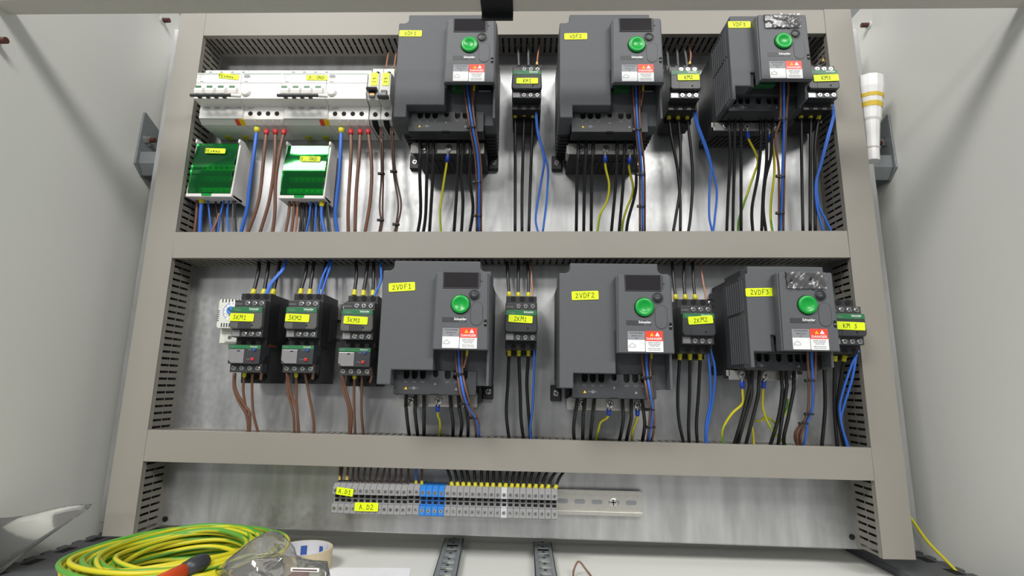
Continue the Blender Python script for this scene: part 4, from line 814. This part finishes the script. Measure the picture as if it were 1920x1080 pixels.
for dev, P2 in (('3KM1', [[(495, 561), (500, 546), (507, 531), (518, 518), (529, 505), (536.5, 486)], [(499, 561), (502.5, 547), (509, 533), (520, 519), (531, 506), (538, 486)]]), ('3KM2', [[(596, 558), (603.5, 523), (620.5, 485)], [(600.5, 558), (611.5, 523), (624.5, 485)]]), ('3KM3', [[(700, 560), (706.5, 544), (714.5, 525), (713, 486)]])):
    for i, p in enumerate(P2): wire('w_blue', 1.7, p, '%s blue wire slanting down into the top of the contactor with tape %s' % (('front', 'rear')[i], dev), 68, 34, None, 'wires above the contactors')
# --- overload relays
for dev, dx, P4, st in (('3KM1', 0, [[(439, 700), (438.7, 727), (447.5, 752), (462.5, 780), (466, 814)], [(440.5, 700), (441, 727), (453.7, 753), (467.5, 772), (468.7, 787), (468, 814)], [(458.7, 697), (456, 730), (460, 762), (466, 797), (464, 814)], [(473.7, 699), (472.5, 730), (475, 775), (485, 814)]], [(488, 683), (490, 698), (489, 712)]),
                        ('3KM2', 0, [[(538.5, 700), (540, 735), (550, 775), (552, 815)], [(541, 700), (545, 738), (556, 768), (561, 815)], [(555.5, 697), (555.5, 742), (557.5, 780), (558.5, 815)], [(571.5, 698), (578.7, 737), (587.5, 785), (588.5, 816)]], [(587, 683), (587.5, 698), (586, 711)]),
                        ('3KM3', 0, [[(641.5, 703), (643.7, 730), (653.7, 767), (655, 817)], [(644, 703), (648, 730), (657.5, 765), (659, 790), (657, 817)], [(665, 700), (663.7, 755), (666, 818)], [(679, 702), (677.5, 767), (681.5, 818)]], [(694, 688), (697, 703), (694, 717)])):
    for i, p in enumerate(P4): wire('w_brown', 1.95, p, '%s brown wire below the overload relay of contactor %s' % (('first', 'second', 'third', 'fourth')[i], dev), 70, 33, 'ferrule' if i == 2 else None, 'brown wires below the overload relays', ferlen=8)
    wire('w_brown', 2.0, st, 'short looped brown wire at the right terminal of the overload relay below %s' % dev, 84, 74, None, 'brown wires below the overload relays')
# --- screw terminal wires
a = lambda v: 600+v/5.647
for i, (tx, bx_) in enumerate(((215, 208), (243, 222), (300, 283), (360, 340), (415, 398), (490, 452), (550, 518), (630, 583), (705, 648), (740, 735), (808, 795), (865, 857), (935, 935), (1018, 1016), (1078, 1078))):
    c = 'w_blue' if i == 13 else 'w_dkbrown'; y = 897 if i < 3 else 903+i*.25
    wire(c, 1.5, [(a(bx_), y+3), (a(bx_*.6+tx*.4), 889), (a(tx), 868)], '%s wire, %s from the left above the terminal strip' % (CN[c], ORD[i]), 34, 30, ('ferrule_pale' if i in (0, 2) else 'ferrule' if i > 12 else None), 'wires above the terminal strip', ferlen=6)
b_ = lambda v: 900+v/5.647
for i, (x0, x1) in enumerate([(a(1400), a(1330)), (a(1460), a(1412)), (a(1520), a(1485)), (a(1580), a(1545)), (a(1645), a(1628))] + [(b_(q), b_(p)) for p, q in ((15, 15), (85, 75), (148, 138), (215, 210), (300, 270), (370, 335), (435, 395), (500, 455), (570, 520), (650, 585), (730, 650), (825, 715), (905, 795))]):
    y = 908.5+i*.3
    wire('w_black', 2.1, [(x0, y+3), (x0*.6+x1*.4, y-17), (x1, 872+i*.5)], 'thick black wire, %s of the row above the right part of the terminal strip' % ORD[i], 36, 30, 'ferrule', 'wires above the terminal strip', ferlen=6)

# --- extra pale control wire with ferrule beside each bundle
for dev, p, dd in (('VDF1', [(889, 160), (888, 176), (886, 196)], 124), ('VDF2', [(1206, 160), (1205, 178), (1201, 200)], 124), ('2VDF1', [(876.6, 655), (874, 672), (869, 690)], 124), ('2VDF2', [(1221, 660), (1220.5, 676), (1219.5, 700)], 124), ('VDF3', [(1480, 150), (1479, 165), (1476, 190)], 122)):
    wire('w_orange', 1.3, p, 'short pale wire with yellow ferrule beside the control wires of the drive with tape %s' % dev, dd, dd+1, 'ferrule', 'control wire bundles', ferlen=9)
# ------------------------------------------------------------------ brackets, lamp, odds and ends in the enclosure
for s, X, nm in ((1, WL, 'left'), (-1, WR, 'right')):
    t = thing('plate_bracket', 'grey steel bracket bolted to the %s side wall behind the duct' % nm, 'bracket', X, 0, 575, 'steel brackets holding the plate')
    MB().prism([(1, 4), (-2, 99), (-6, 101), (-45, 84), (-58, 78), (-58, -12), (-18, -12)], 'x', 0.4 if s > 0 else -3.4, 3.4 if s > 0 else -.4).build('wall_flange', 'bracket', t, bevel=.8)
    x0, x1 = sorted((s*3, s*62))
    MB().prism([(-4, 28), (-22, 28), (-58, 28), (-58, 22), (-24, -8), (-18, -12), (-4, 6)], 'x', x0, x1).build('shelf', 'bracket', t, bevel=2.5)
    x0, x1 = sorted((s*3.2, s*10)); MB().cyl(-18, 55, 7, 'x', x0, x1, 6).build('nut', 'screw', t, bevel=.4)
    x0, x1 = sorted((s*10, s*17)); MB().cyl(-18, 55, 4.2, 'x', x0, x1, 12).build('bolt', 'rust', t)
    x0, x1 = sorted((s*.0, s*3.3)); MB().cyl(-18, 55, 10, 'x', x0, x1+.6, 20).build('washer', 'screw', t)
t = thing('striped_holder', 'white faceted plastic holder with two yellow bands behind the right duct', 'holder', 562, 28, 576, tilt=-.065)
MB().lathe(0, 0, [(10.5, 0), (10.8, 18), (13.4, 66), (15.5, 70), (16.5, 84), (22, 122), (22.3, 141), (20, 143), (19, 120), (14, 84), (.3, 83)], 'z', 12).build('shell', 'cone', t)
for z0, z1, r0, r1 in ((88, 96, 17.25, 18.5), (104, 110, 19.5, 20.5)): MB().lathe(0, 0, [(r0, z0), (r0+.3, z0), (r1+.3, z1), (r1, z1)], 'z', 12, True).build('yellow_band', 'cone_yellow', t)
MB().lathe(0, 0, [(11.4, 20), (11.6, 20), (11.9, 22), (11.6, 22)], 'z', 12, True).build('ridge', 'white_shade', t)
# studs on the walls
for X, d, z, s, lab in ((WL, 246, 632, 1, 'brown bolt sticking out of the left wall near the crossbar'), (WL, -12, 862, 1, 'small dark bolt high on the left wall beside the duct'), (WR, -23, 858, -1, 'small dark bolt high on the right wall beside the duct')):
    t = thing('wall_bolt', lab, 'bolt', X, d, z, 'bolts in the side walls'); x0, x1 = sorted((0, s*(16 if d > 100 else 14)))
    MB().cyl(0, 0, 4, 'x', x0, x1, 14).build('shank', 'rust', t); x0, x1 = sorted((0, s*3)); MB().cyl(0, 0, 6.5, 'x', x0, x1, 18).build('washer', 'wall', t)
# floor rails, perforated
def perf_rail(label, x, d0, d1, w, h, hole, m, rot=0):
    t = thing('floor_rail', label, 'floor rail', x, d0, FZ, 'perforated floor rails')
    n = int((d1-d0)/25); mb = MB(); L = d1-d0
    mb.box(-w/2, -hole, 0, L, h-1.6, h).box(hole, w/2, 0, L, h-1.6, h)
    for i in range(n+1): mb.box(-hole, hole, max(0, i*25-6), min(L, i*25+6), h-1.6, h)
    mb.box(-w/2, -w/2+1.6, 0, L, 0, h).box(w/2-1.6, w/2, 0, L, 0, h); mb.box(-w/2, w/2, 0, 1.6, 0, h)
    mb.build('rail_channel', m, t, bevel=.4)
    hl = MB().cyl(0, 0, 2.2, 'z', h, h+.3, 8).build('rail_hole', 'hole', t)
    for i in range(1, n): inst(hl, t, 0, i*25, 0)
    hl.location = (0, -.002, 0); t.rotation_euler = (0, 0, rot); return t
perf_rail('perforated floor rail left of the other one, under the plate', -92, -62, 330, 30, 11, 8, 'bracket', .06)
perf_rail('perforated floor rail right of the other one, under the plate', 46, -52, 330, 28, 11, 8, 'bracket', 0)
for s, X, nm in ((1, WL, 'left'), (-1, WR, 'right')):
    t = thing('floor_frame_rail', 'dark notched frame rail along the foot of the %s wall' % nm, 'frame rail', X, BD, FZ, 'notched frame rails on the floor')
    mb = MB(); a0, a1 = sorted((s*8, s*95)); mb.box(a0, a1, 0, 400, 0, 10); a0, a1 = sorted((s*1, s*8))
    for i in range(16): mb.box(a0, a1, i*25, i*25+13, 0, 10)
    mb.build('frame_bar', 'rail_dark', t, bevel=.8)
    a0, a1 = sorted((s*16, s*30)); sl = MB().box(a0, a1, 0, 24, 9.9, 10.2).build('frame_slot', 'hole', t); sl.location = (0, -.01, 0)
    for i in range(1, 8): inst(sl, t, 0, 10+i*50, 0)
# coil of earth wire
t = thing('wire_coil', 'big coil of green and yellow wire lying on the enclosure floor', 'wire coil', -378, 173, FZ)
rnd = random.Random(11); mb = MB()
for k in range(64):
    R0 = rnd.uniform(64, 105); lvl = rnd.uniform(4, 50); cx, cy = rnd.uniform(-5, 5), rnd.uniform(-5, 5); tx, ty = rnd.uniform(-.05, .05), rnd.uniform(-.05, .05); ph = rnd.uniform(0, 6.28); ec = rnd.uniform(-4, 4)
    if k < 14: lvl = 54+rnd.uniform(-3, 4); R0 = 66+k*2.9
    pts = []
    for i in range(61):
        a_ = 2*math.pi*i/60; r_ = R0+ec*math.cos(2*a_+ph)
        pts.append((cx+r_*math.cos(a_), cy+r_*math.sin(a_), max(3, lvl+tx*r_*math.cos(a_)+ty*r_*math.sin(a_)+2*math.sin(3*a_+ph))))
    mb.tube(pts, 2.7, 8, stripe=rnd.choice((1, 2, 4, 6)))
mb.build('coiled_wire', 'earth', t, smooth=True)
# pliers lying in the coil, only the grips showing
t = thing('pliers', 'pliers with orange and black grips lying in the wire coil', 'pliers', -338, 330, 34)
for (p, q) in (((-18, 0, -14), (26, -98, 1)), ((-40, 4, -20), (-24, -92, -16))):
    p, q = Vector(p), Vector(q); e = (q-p)
    MB().tube([p+e*.0, p+e*.4, p+e*.78], 6, 12, rfun=lambda u: 5+2*u).build('grip', 'orange', t, smooth=True)
    MB().tube([p+e*.76, p+e*.84, p+e*.93, p+e*.98, p+e], 8, 14, rfun=lambda u: (7.6, 8.8, 8.6, 6.2, 1.5)[min(4, int(u*4+.5))]).build('grip_end', 'charcoal', t, smooth=True)
MB().prism(rrect(-30, 0, -14, 2, 4), 'd', -4, 34).build('plier_head', 'rail_dark', t, bevel=1)
# roll of tape lying flat
t = thing('tape_roll', 'nearly used up roll of packing tape lying on the floor beside the bag', 'tape roll', -283, 57, FZ)
MB().lathe(0, 0, [(38, 0), (38, 26), (34.8, 26), (34.8, 0)], 'z', 40, True).build('tape_winding', 'kraft', t)
MB().lathe(0, 0, [(34.8, 0.3), (34.8, 26.4), (33.2, 26.4), (33.2, .3)], 'z', 40, True).build('cardboard_core', 'core', t)
for a0, a1, m_ in ((103, 118, 'core_blue'), (60, 72, 'core_blue'), (38, 46, 'core_blue')):
    pts = [(33*math.cos(math.radians(q)), -33*math.sin(math.radians(q))) for q in range(a0, a1+1, 3)]
    mb = MB()
    for (xa, ya), (xb, yb) in zip(pts[:-1], pts[1:]): mb._add([(xa, ya, 8), (xb, yb, 8), (xb, yb, 20), (xa, ya, 20)], [(0, 1, 2, 3)])
    mb.build('printed_mark', m_, t)
# clear plastic bag leaning over the edge of the coil
t = thing('plastic_bag', 'crumpled clear plastic bag with a few parts inside, next to the coil', 'plastic bag', -215, 232, FZ)
rnd = random.Random(5); mb = MB()
ol = [(-84, 57), (-72, 68), (-55, 82), (-41, 91), (-33, 84), (-20, 72), (-6, 66), (10, 64), (24, 62), (30, 50), (30, 26), (32, 1), (10, 1), (-16, 1), (-26, 24), (-31, 50), (-50, 57), (-68, 57)]
nd = 9; vs = []
for k in range(nd):
    q = k/(nd-1); w_ = .35+.65*math.sin(math.pi*q)**.6
    for (x, z) in ol:
        vs.append((-20+(x+20)*w_+rnd.uniform(-2.5, 2.5), -38+76*q+rnd.uniform(-3, 3), max(.6, z*(.5+.5*w_)+rnd.uniform(-2, 2)) if x > -28 else 57+(z-57)*w_+rnd.uniform(0, 1.5)))
n_ = len(ol); fs = [(k*n_+i_, k*n_+(i_+1) % n_, (k+1)*n_+(i_+1) % n_, (k+1)*n_+i_) for k in range(nd-1) for i_ in range(n_)] + [tuple(range(n_)), tuple(range(nd*n_-1, nd*n_-n_-1, -1))]
mb._add(vs, fs); mb.build('bag_film', 'bag', t, smooth=True)
MB().prism([(-8, -10), (8, -6), (6, 14), (-10, 10)], 'z', 2, 54).build('brown_packet', 'bag_red', t, bevel=1)
MB().prism([(-14, -20), (20, -24), (24, 2), (-10, 4)], 'z', 2, 30).build('pale_packet', 'kraft', t, bevel=2)
MB().box(6, 34, 38, 39, 68, 71.5).build('zip_edge', 'print_white', t, bevel=.6)
MB().box(8, 32, 39, 39.3, 69.2, 70.3).build('zip_line', 'rust', t)
# paper, loose brown wire, wall pouch, stray earth wire
tag(MB().prism([(-256, 52), (-137, 46), (-120, 150), (-250, 160)], 'z', FZ+.1, FZ+.7).build('paper_sheet', 'paper'), 'white sheet of paper lying on the enclosure floor', 'paper')
S = smooth_path([(82, 75, -29), (84, 62, -22), (91, 58, -12), (100, 64, -20), (110, 80, -29)], 5); B = Vector((96, 70, -29))
o = MB().tube([q-B for q in S], 1.3, 8).build('wire_offcut', 'w_brown', None, smooth=True); o.location = (B.x*MM, -B.y*MM, B.z*MM); tag(o, 'bent brown wire offcut standing on the floor right of the rails', 'wire')
t = thing('document_pouch', 'clear plastic pouch with papers leaning against the left wall', 'document pouch', -600, 130, FZ)
def pouch_grid(nx, nz, inset, dof):
    vs = []
    for j in range(nz+1):
        for i in range(nx+1):
            u, v = i/nx*(1-inset), j/nz*(1-inset)+inset*.5
            tx, ty = -25+197*u, 972-26*u+4*math.sin(u*6); bx_, by = -25+190*u, 1098-146*u**.92
            d = 120+14*math.sin(2.6*u+1.5*v)+dof; x, z = at(tx*v+bx_*(1-v), ty*v+by*(1-v), d)
            vs.append((max(x, WL+2)+600, d-130, max(z-FZ, 1)))
    return vs, [(j*(nx+1)+i, j*(nx+1)+i+1, (j+1)*(nx+1)+i+1, (j+1)*(nx+1)+i) for j in range(nz) for i in range(nx)]
for nm, m_, ins, dof in (('pouch_film', 'bag', 0, 5), ('papers', 'offwhite', .1, -4)):
    mb = MB(); mb._add(*pouch_grid(12, 6, ins, dof)); o = mb.build(nm, m_, t, smooth=True); md = o.modifiers.new('t', 'SOLIDIFY'); md.thickness = .0012
S = smooth_path([(at(px_, py_, dd)[0], dd, at(px_, py_, dd)[1]) for px_, py_, dd in ((1704, 966, 4), (1714, 980, 6), (1740, 1016, 12), (1768, 1045, 20), (1800, 1078, 32), (1815, 1096, 38))], 6); B = Vector(min(S, key=lambda q: q.z))
o = MB().tube([q-B for q in S], 2.0, 10, stripe=2).build('wire', 'earth', None, smooth=True); o.location = (B.x*MM, -B.y*MM, B.z*MM); tag(o, 'loose green and yellow wire running out from behind the right duct', 'wire', 'stray wires')
